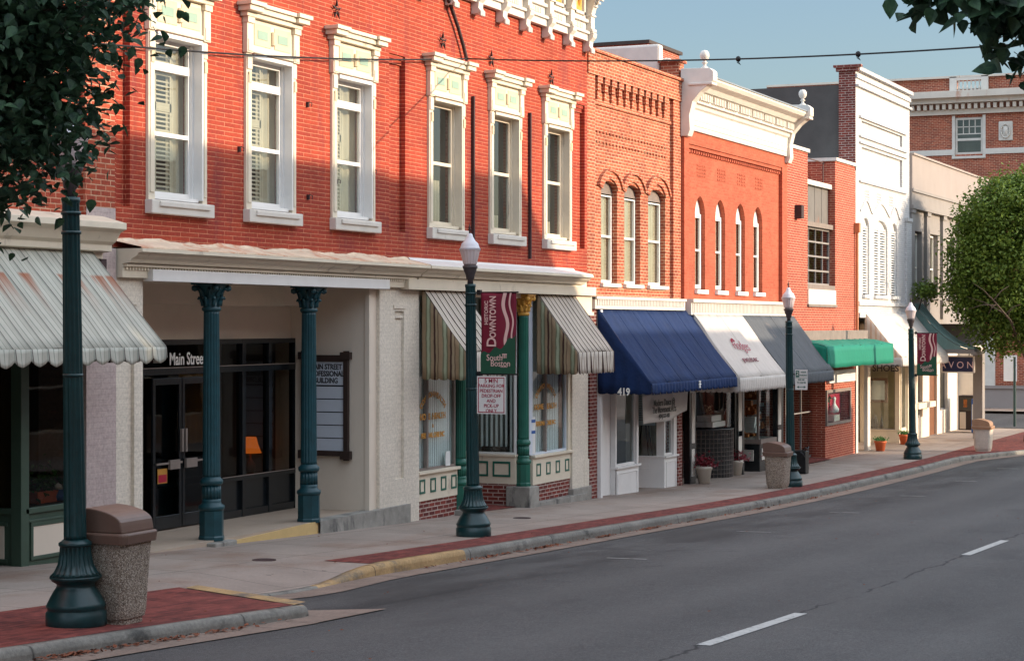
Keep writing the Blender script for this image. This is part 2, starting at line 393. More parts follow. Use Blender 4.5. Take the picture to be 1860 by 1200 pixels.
def conc(name, base, joint):
    m = NM(name, .85, spec=.3); x, y, z = m.xyz()
    b = m.n('ShaderNodeTexBrick'); b.offset = 0; m.l(m.comb(m.math('ADD', x, .4), m.math('ADD', y, .35)), b.inputs['Vector'])
    b.inputs['Scale'].default_value = 1; b.inputs['Brick Width'].default_value = 1.5; b.inputs['Row Height'].default_value = 1.55
    b.inputs['Mortar Size'].default_value = .008; b.inputs['Bias'].default_value = 0
    b.inputs['Color1'].default_value = base; b.inputs['Color2'].default_value = mul(base, .86); b.inputs['Mortar'].default_value = joint
    col = m.vary(b.outputs['Color'], .2, .8)
    st = m.ramp(m.noise(.7, 6, .6, stretch=(.6, 1.2, 1)), [(.52, 0.), (.7, .6)]); col = m.mix(st, col, S(128,98,80))
    col = m.mix(1., col, m.ramp(m.noise(30, 3, .7), [(.3, .88), (.7, 1.08)]), 'MULTIPLY')
    spots = m.ramp(m.noise(6, 2), [(.73, 0.), (.76, .7)]); col = m.mix(spots, col, S(70,60,54))
    m.bump(m.noise(80, 2), .002, .4); return m.out(col)
M['conc'] = conc('concrete_pavement', S(162,147,136), S(96,86,78))
M['floor'] = plain('smooth_concrete_floor', S(176,158,140), .7, .14, 1.2)
M['awnL'] = stripes('pale_green_striped_canvas', .30, [(0, S(58,40,42)), (.035, S(178,176,164)), (.30, S(138,142,132)), (.36, S(184,182,170)), (.62, S(138,142,132)), (.66, S(174,172,160)), (.9, S(148,150,140))], rust=(S(150,80,46), 2.72))
ST2 = [(0, S(66,48,42)), (.24, S(196,186,174)), (.46, S(156,142,128)), (.54, S(200,190,178)), (.70, S(140,122,106)), (.78, S(190,180,166))]
M['awnA'] = stripes('beige_brown_striped_canvas', .215, ST2)
M['awnAside'] = stripes('green_brown_tan_striped_canvas', .32, [(0, S(70,48,42)), (.11, S(146,124,98)), (.26, S(112,110,86)), (.34, S(156,162,136)), (.50, S(116,114,90)), (.58, S(150,128,102)), (.80, S(104,84,66)), (.86, S(150,132,106))], axis='y', wave=.05)
M['awnF'] = stripes('cream_canvas_with_pink_stripes', .16, [(0, S(214,176,150)), (.4, S(222,200,180))], axis='y')
def leafmat(name, c1, c2, trans=.25):
    m = NM(name, .55, spec=.35); oi = m.n('ShaderNodeTexCoord')
    col = m.ramp(m.noise(11, 4, .8), [(.34, c1), (.66, c2)])
    m.out(col); tr = m.n('ShaderNodeBsdfTranslucent'); m.l(col, tr.inputs[0])
    mx = m.n('ShaderNodeMixShader'); mx.inputs[0].default_value = trans; m.l(m.b.outputs[0], mx.inputs[1]); m.l(tr.outputs[0], mx.inputs[2])
    m.l(mx.outputs[0], m.t.nodes['Material Output'].inputs[0]); return m.m
M['leafdark'] = leafmat('dark_pear_leaves', S(20,44,36), S(72,102,70), .2)
M['leafgreen'] = leafmat('sunlit_green_leaves', S(42,70,26), S(126,148,58), .3)
M['leafplant'] = leafmat('house_plant_leaves', S(50,96,44), S(90,140,70), .2)
M['litter'] = plain('dry_brown_leaves', S(130,76,52), .9, .5, 20)
def frosted():
    m = NM('prismatic_lamp_glass', .25, spec=.6); m.b.inputs['Transmission Weight'].default_value = .15
    x, y, z = m.xyz(); wv = m.n('ShaderNodeTexWave'); wv.inputs['Scale'].default_value = 18; wv.bands_direction = 'Z'; m.l(m.co, wv.inputs['Vector'])
    m.bump(wv.outputs['Fac'], .006, .5); return m.out(S(232,216,214))
M['globe'] = frosted()
M['globetop'] = plain('pale_lamp_roof', S(214,214,220), .3, .1, 6)
def emis(name, c, k):
    m = NM(name); m.b.inputs['Emission Color'].default_value = c; m.b.inputs['Emission Strength'].default_value = k; return m.out(mul(c, .5))
M['shade'] = emis('lit_orange_lamp_shade', S(236,122,44), .5)
M['tileblack'] = brick('black_glazed_tile', S(14,16,18), S(20,22,26), S(120,116,110), w=.112, h=.112, mw=.008, rough=.25, amt=.1, worn=False, offset=0)

# ---------------------------------------------------------------- text
def text(body, size, origin, xd, yd, mat, name, parent, align='CENTER', sx=1.0, bold=0, ext=.003, warp=None):
    cu = bpy.data.curves.new(name, 'FONT'); cu.body = body; cu.size = size; cu.align_x = align; cu.align_y = 'CENTER'
    cu.extrude = ext; cu.offset = bold; cu.space_line = .95; cu.resolution_u = 3
    t = bpy.data.objects.new(name + '_src', cu); COL.objects.link(t)
    dg = bpy.context.evaluated_depsgraph_get(); me = bpy.data.meshes.new_from_object(t.evaluated_get(dg))
    bpy.data.objects.remove(t); bpy.data.curves.remove(cu)
    xd = Vector(xd).normalized(); yd = Vector(yd).normalized(); zd = xd.cross(yd); o = Vector(origin) - ORG[parent.name]
    for v in me.vertices:
        x, y = v.co.x * sx, v.co.y
        if warp: x, y = warp(x, y)
        v.co = o + xd * x + yd * y + zd * v.co.z
    me.materials.clear(); me.materials.append(mat); me.name = name
    ob = bpy.data.objects.new(name, me); COL.objects.link(ob); ob.parent = parent; ORG[ob.name] = ORG[parent.name]
    return ob

# ---------------------------------------------------------------- foliage
def leaves(mb, centers, size, droop=.4, rnd=None):
    rnd = rnd or random
    for c in centers:
        s_ = size * rnd.uniform(.65, 1.2)
        a = rnd.uniform(0, 6.283); e = rnd.gauss(-droop, .5)
        d = Vector((math.cos(a) * math.cos(e), math.sin(a) * math.cos(e), math.sin(e)))
        up = Vector((rnd.gauss(0, .5), rnd.gauss(0, .5), 1)).normalized(); sdv = d.cross(up)
        if sdv.length < .05: continue
        sdv.normalize(); n_ = sdv.cross(d); c = Vector(c)
        p = [c, c + d*.10*s_ + sdv*.28*s_, c + d*.38*s_ + sdv*.42*s_ + n_*.06*s_, c + d*.72*s_ + sdv*.26*s_, c + d*1.08*s_ - n_*.12*s_, c + d*.72*s_ - sdv*.26*s_, c + d*.38*s_ - sdv*.42*s_ + n_*.06*s_, c + d*.10*s_ - sdv*.28*s_]
        mb.add(p, [(0, 1, 2, 3, 4), (0, 4, 5, 6, 7)])

# ================================================================ THE SETTING
def kerb_path():
    p = [(-40,10.6),(13.0,10.52),(17.75,10.20),(17.9,10.22),(18.0,10.32),(18.12,10.6),(18.6,11.6),(18.85,12.02),(19.3,11.9),(19.9,11.75),(20.6,11.76),(21.3,11.86),(22.2,12.0),(23.2,12.07),(25,12.1),(60.5,12.1),(62,12.02),(64,11.5),(66.3,10.8),(68,10.45),(74,10.4),(77.5,10.6),(79.6,11.6),(80.8,13.2),(81.2,15),(81.3,40)]
    out = []
    for (a, b), (c, d) in zip(p, p[1:]):
        L = math.hypot(c - a, d - b); n = max(1, int(L / .35))
        out += [(a + (c-a)*i/n, b + (d-b)*i/n) for i in range(n)]
    out.append(p[-1]); return out
KP = kerb_path()
def kerb_y(x):                                    # front of the kerb at x (x<81)
    for (a, b), (c, d) in zip(KP, KP[1:]):
        if a <= x <= c and c > a: return b + (d-b)*(x-a)/(c-a)
    return 12.1
mb = MB()                                         # far ground, one sheet to the horizon
mb.grid(lambda u, v: ((-80 + 1500*u**1.6), -400 + 1000*v, g(min(400, -80 + 1500*u**1.6)) - .75), 60, 4)
struct(mb.build('ground', M['gutter']))
mb = MB(); mb.grid(lambda u, v: (-40 + 300*u, -.6 + 13.2*v, rz(-40 + 300*u, -.6 + 13.2*v)), 300, 14)
struct(mb.build('road', M['asphalt']))
mb = MB(); mb.grid(lambda u, v: (81.0 + 16*u, 12.55 + 160*v, g(85) - .14), 4, 10)
mb.grid(lambda u, v: (70.0 + 40*u, 9.5 + 3.05*v, g(70 + 40*u) - .145), 20, 2)
mb.grid(lambda u, v: (16.5 + 6.5*u, 10.2 + 2.3*v, rz(16.5 + 6.5*u, 10.2 + 2.3*v) + .002), 20, 6)
struct(mb.build('side_street', M['asphalt']))

# kerb: swept section, one mesh, yellow where painted
def kerb_h(x, y):
    k = ramp_k(x, y) if y < 13 else 0
    if x < 18.87: k = 0
    return .15 - .125 * k
mb = MB(); mb.smooth = False; prev = None; N = len(KP); rngk = random.Random(3)
for i, (x, y) in enumerate(KP):
    a = KP[max(0, i-1)]; b = KP[min(N-1, i+1)]; dx, dy = b[0]-a[0], b[1]-a[1]; L = math.hypot(dx, dy); nx, ny = dy/L, -dx/L   # outward (road side)
    zb = g(x) - .17; h = kerb_h(x, y); jz = rngk.uniform(-.006, .006); jo = rngk.uniform(-.008, .008)
    sec = [(jo, -.10), (jo - .012, h - .045), (jo - .03, h + .002 + jz), (-.06, h + .022 + jz), (-.16, h + .024), (-.165, -.1)]
    ring = [(x + nx*o, y + ny*o, zb + z) for o, z in sec]
    if prev:
        n0 = len(mb.v); mb.v += prev + ring
        xm = (x + KP[i-1][0]) / 2
        top_y = (17.8 < xm < 18.95 and y > 10.25); full_y = (20.9 < xm < 25.75 and y < 13)
        for j in range(5):
            mb.f.append([n0+j, n0+6+j, n0+7+j, n0+j+1]); mb.m.append(1 if ((full_y and j in (0, 1, 2, 3)) or (top_y and j in (1, 2, 3))) else 0); mb.sm.append(j in (1, 2, 3))
    prev = ring
kerb = struct(mb.build('kerb', [M['kerb'], M['yellow']]))
# gutter pan: pale strip at the kerb foot
mb = MB()
def off(i, o):
    a = KP[max(0, i-1)]; b = KP[min(N-1, i+1)]; dx, dy = b[0]-a[0], b[1]-a[1]; L = math.hypot(dx, dy); return KP[i][0] + dy/L*o, KP[i][1] - dx/L*o
for i in range(N - 1):
    if 17.35 < KP[i][0] < 18.9 or KP[i][0] > 76: continue
    wv = .42 if KP[i][0] > 19 else .42
    a = (*off(i, -.02), 0); b = (*off(i+1, -.02), 0); c = off(i+1, wv); d = off(i, wv)
    f_ = lambda p, e=.010: (p[0], p[1], rz(p[0], p[1]) + e)
    mb.quad(f_(a), f_(b), f_(c), f_(d))
P_ = [(17.55,10.3),(18.5,9.95),(18.9,10.0),(18.9,10.02),(18.3,10.9),(18.0,10.6)]
f_ = lambda p, e=.012: (p[0], p[1], rz(p[0], p[1]) + e)
mb.add([f_((17.3,10.2)), f_((17.3,9.82)), f_((18.95,9.87)), f_((18.25,10.75)), f_((17.95,10.35))], [(0, 1, 2, 3, 4)])
struct(mb.build('road', M['gutter']))

# pavement sheet
mb = MB()
xs = [-40 + .5*i for i in range(0, 112)] + [16 + .12*i for i in range(0, 66)] + [24 + .5*i for i in range(0, 115)]
xs = sorted(set(round(x, 3) for x in xs if x <= 80.6))
def pav(x, v):
    y0 = kerb_y(x) + .155
    if 18.0 < x < 18.95: y0 = kerb_y(x) + .16
    y = y0 + (17.6 - y0) * v; return (x, y, sz(x, y))
vs = []; fs = []; NV = 16
for x in xs: vs += [pav(x, (j/NV)**1.2) for j in range(NV+1)]
for i in range(len(xs)-1):
    for j in range(NV):
        k = i*(NV+1)+j; fs.append((k, k+NV+1, k+NV+2, k+1))
mb.add(vs, fs)
mb.grid(lambda u, v: (97.2 + 60*u, 10 + 30*v, g(97) + .02), 10, 10)
mb.grid(lambda u, v: (-40 + 230*u, -4.2 + 3.5*v, g(-40 + 230*u)), 200, 2)
struct(mb.build('pavement', M['conc']))
# brick paving bands
mb = MB()
for i in range(len(xs)-1):
    a, b = xs[i], xs[i+1]
    if b <= 19.2:
        ya = kerb_y(a) + .15; yb = kerb_y(b) + .15
        if a >= 17.9: ya = max(ya, 10.42 + (a-17.78)*2.05); yb = max(yb, 10.42 + (b-17.78)*2.05)
        if a >= 18.9: continue
        ya = min(ya, 12.39); yb = min(yb, 12.395)
        for j in range(4):
            q = lambda x, y0, t: (x, y0 + (12.4-y0)*t, sz(x, y0 + (12.4-y0)*t) + .006)
            mb.quad(q(a, ya, j/4), q(b, yb, j/4), q(b, yb, (j+1)/4), q(a, ya, (j+1)/4))
    elif a >= 22.95 and b <= 60.5:
        q = lambda x, y: (x, y, sz(x, y) + .006)
        t = min(1, (a - 22.9) / .5)
        mb.quad(q(a, kerb_y(a)+.16), q(b, kerb_y(b)+.16), q(b, 12.9), q(a, 12.9))
    elif a >= 60.5 and b <= 78:
        q = lambda x, y: (x, y, sz(x, y) + .006)
        mb.quad(q(a, kerb_y(a)+.16), q(b, kerb_y(b)+.16), q(b, 12.9), q(a, 12.9))
struct(mb.build('pavement', M['paver']))
mb = MB()
for i in range(8):
    f_ = lambda t, o: (lambda y: (18.02 + (y-10.3)/2.05 - o, y, g(18.4) + .022 - (g(18.4)-g(18.02 + (y-10.3)/2.05))))(10.34 + 1.95*t)
    mb.quad(f_(i/8, .26), f_(i/8, .02), f_((i+1)/8, .02), f_((i+1)/8, .26))
struct(mb.build('kerb', M['yellow']))

def mark(name, pts, label, m='marking'):
    mb = MB(); (x0, y0), (x1, y1) = pts
    n = 6
    for i in range(n):
        a = x0 + (x1-x0)*i/n; b = x0 + (x1-x0)*(i+1)/n
        mb.quad(*[(p[0], p[1], rz(*p) + .006) for p in ((a, y0), (b, y0), (b, y1), (a, y1))])
    return struct(mb.build(name, M[m]))
for k in range(0, 9):
    x = 17.5 + 12.5*k - 12.5
    mark('road_marking', [(x, 5.74), (x + 3.35, 5.88)], '')
for k in range(0, 6):
    x = 26.9 + 6.3*k
    mark('road_marking', [(x, 9.8), (x + .09, 10.42)], '', 'tick')

# leaf litter in the gutter
mb = MB(); rl = random.Random(11)
for k in range(1000):
    cl = rl.choice([13.9, 14.1, 14.6, 15.4, 16.2, 26.4, 27.0, 28.2, 28.6, 31, 33, 33.4, 36, 40, 44]); x = cl + rl.gauss(0, .22) + rl.choice([0, 0, rl.uniform(-3, 3)])
    if 17.4 < x < 21: continue
    y = kerb_y(x) - .03 - abs(rl.gauss(0, .06)); z = rz(x, y) + .015 + rl.uniform(0, .02)
    a = rl.uniform(0, 6.28); r_ = rl.uniform(.014, .042); t = rl.uniform(-.012, .018)
    mb.add([(x + r_*math.cos(a), y + r_*math.sin(a), z + t), (x - r_*.6*math.sin(a), y + r_*.6*math.cos(a), z), (x - r_*math.cos(a), y - r_*math.sin(a), z - t + .004), (x + r_*.6*math.sin(a), y - r_*.6*math.cos(a), z + .006)], [(0, 1, 2, 3)])
for k in range(90):                               # a few strays over pavement and road
    x = rl.uniform(14, 45); y = rl.choice([rl.uniform(10.6, 15.2), rl.uniform(6, 11.5)]); ky = kerb_y(x)
    z = (sz(x, y) + .012) if y > ky + .2 else (rz(x, y) + .012)
    if abs(y - ky) < .25: continue
    a = rl.uniform(0, 6.28); r_ = rl.uniform(.012, .026)
    mb.add([(x + r_*math.cos(a), y + r_*math.sin(a), z + .01), (x - r_*.5*math.sin(a), y + r_*.5*math.cos(a), z), (x - r_*math.cos(a), y - r_*math.sin(a), z + .006), (x + r_*.5*math.sin(a), y - r_*.5*math.cos(a), z)], [(0, 1, 2, 3)])
struct(mb.build('leaf_litter', M['litter']), 'stuff')
for x, y, lb in ((22.6, 13.6, 'dark round cover set in the pavement before the yellow step'), (32.5, 14.2, 'dark round cover set in the pavement behind the middle street lamp')):
    mb = MB(); mb.lathe([(.16, 0), (.16, .008)], (x, y, sz(x, y) + .001), 20); tag(mb.build('drain_cover', M['iron']), lb, 'drain cover')

# ================================================================ BUILDING HELPERS
def wall(mb, x0, x1, z0, z1, Y, ops=(), t=.25):
    xs = sorted(set([x0, x1] + [v for o in ops for v in o[:2]])); zs = sorted(set([z0, z1] + [v for o in ops for v in o[2:4]]))
    inside = lambda x, z: any(o[0] < x < o[1] and o[2] < z < o[3] for o in ops)
    for a, b in zip(xs, xs[1:]):
        for c, d in zip(zs, zs[1:]):
            if not inside((a+b)/2, (c+d)/2): mb.quad((a,Y,c),(b,Y,c),(b,Y,d),(a,Y,d))
    for o in ops:
        a, b, c, d = o[:4]; tt = o[4] if len(o) > 4 else t
        mb.quad((a,Y,c),(a,Y+tt,c),(a,Y+tt,d),(a,Y,d)); mb.quad((b,Y,c),(b,Y,d),(b,Y+tt,d),(b,Y+tt,c))
        mb.quad((a,Y,d),(a,Y+tt,d),(b,Y+tt,d),(b,Y,d)); mb.quad((a,Y,c),(b,Y,c),(b,Y+tt,c),(a,Y+tt,c))
        if len(o) > 4: mb.quad((a,Y+tt,c),(b,Y+tt,c),(b,Y+tt,d),(a,Y+tt,d))
def archfill(mb, a, b, zs, zt, Y, t=.25, n=12, p=2.0):
    f = lambda x: zs + (zt - zs) * max(0, 1 - abs((x - (a+b)/2) / ((b-a)/2)) ** p) ** (1/p)
    X = [(a+b)/2 - (b-a)/2 * math.cos(math.pi*i/n) for i in range(n+1)]
    for i in range(n):
        x, y = X[i], X[i+1]
        mb.quad((x,Y,f(x)),(y,Y,f(y)),(y,Y,zt+.001),(x,Y,zt+.001)); mb.quad((x,Y,f(x)),(x,Y+t,f(x)),(y,Y+t,f(y)),(y,Y,f(y)))
def shell(parent, x0, x1, y0, y1, z0, z1, mat, roofz=None, name='side_wall'):
    mb = MB(); e = .004; x0 += e; x1 -= e; rz_ = roofz if roofz is not None else z1 - .35
    mb.quad((x0,y0,z0),(x0,y0,z1),(x0,y1,z1),(x0,y1,z0)); mb.quad((x1,y0,z0),(x1,y1,z0),(x1,y1,z1),(x1,y0,z1))
    mb.quad((x0,y1,z0),(x0,y1,z1),(x1,y1,z1),(x1,y1,z0))
    mb.quad((x0,y0,rz_),(x1,y0,rz_),(x1,y1,rz_),(x0,y1,rz_))
    mb.box(x0-.02, x0+.22, y0, y1, z1, z1+.08); mb.box(x1-.22, x1+.02, y0, y1, z1+.003, z1+.083)
    return mb.build(name, mat, parent)
def room(parent, x0, x1, y0, y1, z0, z1, mat, name='interior_room', openx=False):
    mb = MB()
    if not openx: mb.quad((x0,y0,z0),(x0,y0,z1),(x0,y1,z1),(x0,y1,z0))
    mb.quad((x1,y0,z0),(x1,y1,z0),(x1,y1,z1),(x1,y0,z1))
    mb.quad((x0,y1,z0),(x0,y1,z1),(x1,y1,z1),(x1,y1,z0)); mb.quad((x0,y0,z1),(x1,y0,z1),(x1,y1,z1),(x0,y1,z1)); mb.quad((x0,y0,z0),(x0,y1,z0),(x1,y1,z0),(x1,y0,z0))
    return mb.build(name, mat, parent)
def window(parent, a, b, z0, z1, Y, fmat, bar=.055, rails=(), vb=(), gmat=None, d=.06, name='window', label=None, thin=.035):
    mb = MB(); mb.box(a, a+bar, Y, Y+d, z0, z1); mb.box(b-bar, b, Y, Y+d, z0, z1)
    mb.box(a+bar, b-bar, Y, Y+d, z0, z0+bar); mb.box(a+bar, b-bar, Y, Y+d, z1-bar, z1)
    for r in rails: mb.box(a+bar, b-bar, Y-.004, Y+d+.01, r-thin/2, r+thin/2)
    for v in vb: mb.box(v-.015, v+.015, Y+.004, Y+d-.01, z0+bar, z1-bar)
    w_ = mb.build(name, fmat, parent, label=label)
    mb = MB(); mb.box(a+bar*.7, b-bar*.7, Y+d*.55, Y+d*.55+.008, z0+bar*.7, z1-bar*.7); mb.build('pane', gmat or M['glassup'], w_)
    return w_
def winX(parent, X, y0, y1, z0, z1, fmat, bar=.05, rails=(), vb=(), gmat=None, d=.05, name='side_window'):
    # window in a wall that faces back along the street (plane x=X)
    mb = MB(); mb.box(X, X+d, y0, y0+bar, z0, z1); mb.box(X, X+d, y1-bar, y1, z0, z1)
    mb.box(X, X+d, y0+bar, y1-bar, z0, z0+bar); mb.box(X, X+d, y0+bar, y1-bar, z1-bar, z1)
    for r in rails: mb.box(X+.003, X+d-.003, y0+bar, y1-bar, r-.02, r+.02)
    for v in vb: mb.box(X+.006, X+d-.006, v-.02, v+.02, z0+bar, z1-bar)
    w_ = mb.build(name, fmat, parent)
    mb = MB(); mb.box(X+d*.5, X+d*.5+.008, y0+bar*.7, y1-bar*.7, z0+bar*.7, z1-bar*.7); mb.build('pane', gmat or M['glass'], w_)
    return w_
def awning(parent, x0, x1, yb, zb, yf, zf, zv, mt, ms=None, scal=.14, sag=.03, label=None, sides=(1, 1), amp=.03, seams=0, cut=0, curve=0, nx=None):
    ms = ms or mt; aw = MB(); rn = random.Random(int(x0*10)); nx = nx or max(24, int((x1-x0)/.06)); ph = rn.uniform(0, 6)
    def top(u, v):
        x = x0 + (x1-x0)*u; y = yb + (yf-yb)*v; z = zb + (zf-zb)*v
        z -= sag*math.sin(math.pi*v)*(1 + .25*math.sin(u*7 + ph)) - curve*math.sin(math.pi*v)
        z += .007*math.sin(u*(x1-x0)*9 + v*3 + ph) + .014*math.sin(u*(x1-x0)*2.7 + v*6 + ph*2)*v + .006*math.sin(u*(x1-x0)*21 + v*9)
        return (x, y, z)
    aw.smooth = True; aw.grid(top, nx, 10)
    a_ = aw.build('awning', mt, parent, solid=.008, label=label)
    va = MB(); va.smooth = True; nv = max(2, round((x1-x0)/scal))
    def val(u, v):
        x = x0 + (x1-x0)*u; s_ = abs(math.sin(math.pi*u*nv))**.6; bot = zv + amp*(1 - s_) + .006*math.sin(u*40)
        if cut: bot = zv + (cut if (math.sin(math.pi*u*nv*1.0) > .55) else 0)
        return (x, yf - .004 - .02*math.sin(math.pi*u*nv*2)*v - .015*v, zf + .01 + (bot - zf - .01)*v)
    va.grid(val, nv*10, 4); va.build('valance', mt, a_, solid=.006)
    for k, X in enumerate((x0, x1)):
        if not sides[k]: continue
        sd_ = MB(); sd_.smooth = True; nvy = max(2, round(abs(yb-yf)/scal))
        def side(u, v):
            y = yb + (yf-yb)*u; t_ = zb + (zf-zb)*u - sag*math.sin(math.pi*u) + curve*math.sin(math.pi*u)
            bot = zv + amp*(1 - abs(math.sin(math.pi*u*nvy))**.6)
            return (X + (.018*math.sin(u*26 + ph) * v), y, t_ + (bot - t_)*v)
        sd_.grid(side, 40, 6); sd_.build('side_panel', ms, a_, solid=.006)
    for k in range(seams):
        sm_ = MB(); u = (k+1)/(seams+1); sm_.tube([tuple(Vector(top(u, j/8)) + Vector((0, -.004, .010))) for j in range(9)], .007, 4); sm_.build('seam', mt, a_)
    fr = MB()
    for X in (x0+.03, x1-.03): fr.tube([(X, yb-.02, zv+.05), (X, yf+.03, zv+.06)], .014); fr.tube([(X, yb-.02, zb-.05), (X, yf+.03, zf-.03)], .014)
    fr.tube([(x0+.03, yf+.03, zf-.02), (x1-.03, yf+.03, zf-.02)], .014); fr.build('awning_frame', M['rustrail'], a_)
    return a_
def column(parent, x, y, zb, zt, mat, capmat, r=.125, ped=.17, label=None):
    H = zt - zb; mb = MB()
    # octagonal pedestal
    mb.lathe([(ped*1.12, 0), (ped*1.12, .05), (ped*1.05, .07), (ped*1.05, .43)], (x, y, zb), 8)
    mb.smooth = True
    mb.lathe([(ped*1.0, .43), (ped*1.12, .46), (ped*1.12, .50), (ped*.86, .53), (r*1.1, .56), (r*1.12, .60)], (x, y, zb), 40)
    mb.lathe([(r*1.12, .60, 1), (r*1.1, .80, 1)], (x, y, zb), 96, 16, .10)
    mb.lathe([(r*1.2, .80), (r*1.34, .83), (r*1.34, .87), (r*1.08, .90), (r*1.02, .92)], (x, y, zb), 40)
    mb.lathe([(r*1.02, .92, 0), (r*1.02, .96, 1), (r*.98, H*.5, 1), (r*.90, H-.46, 1), (r*.9, H-.42, 0)], (x, y, zb), 96, 16, .12)
    c_ = mb.build('column', mat, parent, label=label)
    mb = MB(); mb.smooth = True
    mb.lathe([(r*.95, H-.42), (r*1.12, H-.40), (r*1.12, H-.37), (r*.94, H-.35), (r*1.0, H-.22), (r*1.25, H-.12), (r*1.75, H-.04), (r*1.8, H-.035)], (x, y, zb), 32)
    for ring, (zz, rr, n_) in enumerate(((H-.34, 1.0, 8), (H-.21, 1.12, 8))):          # curled leaves
        for k in range(n_):
            a = 2*math.pi*(k + ring*.5)/n_; c, s_ = math.cos(a), math.sin(a)
            pts = [(x + c*r*rr*q, y + s_*r*rr*q, zb + zz + h) for q, h in ((1.0, 0), (1.08, .05), (1.25, .10), (1.5, .12), (1.58, .09))]
            mb.tube(pts, .034, 6, .016)
    for k in range(4):
        a = math.pi/4 + k*math.pi/2; c, s_ = math.cos(a), math.sin(a)
        mb.lathe([(.0, 0), (.045, .02), (.05, .05), (.045, .08), (0, .1)], (x + c*r*1.95, y + s_*r*1.95, zb + H - .135), 10)
    mb.smooth = False; e = r*1.72
    mb.box(x-e, x+e, y-e, y+e, zb+H-.035, zb+H)
    mb.build('capital', capmat, c_); return c_

# ================================================================ BUILDING: long red painted brick block
XA0, XA1 = FX(205), FX(1066.5)
A = thing('brick_building', (XA0, 15.5, g(30)), 'long red painted brick building with six tall windows above two cream shopfronts', 'building')
wa = 1.2
WX = [23.4, 25.93, 28.55, 32.05, 34.65, 37.25]
ch = [(FX(211), FX(236), 4.98, 8.0, .1), (FX(707), FX(736), 4.98, 8.0, .1), (FX(1041), FX(1062), 4.98, 8.0, .1)]
mb = MB(); ops = [(x - wa/2, x + wa/2, 5.1, 7.42) for x in WX] + ch
wall(mb, XA0, XA1, 4.42, 11.0, 15.5, ops, .3)
for c in ch:                                      # corbelled head of each recessed strip
    mb.box(c[0], c[1], 15.5+.035, 15.62, 7.93, 8.0-.003); mb.box(c[0], c[1], 15.5+.065, 15.62, 7.85, 7.93)
mb.build('wall', M['brickA'], A)
shell(A, XA0, XA1, 15.5, 32, -1.2, 11.0, M['brickL'])
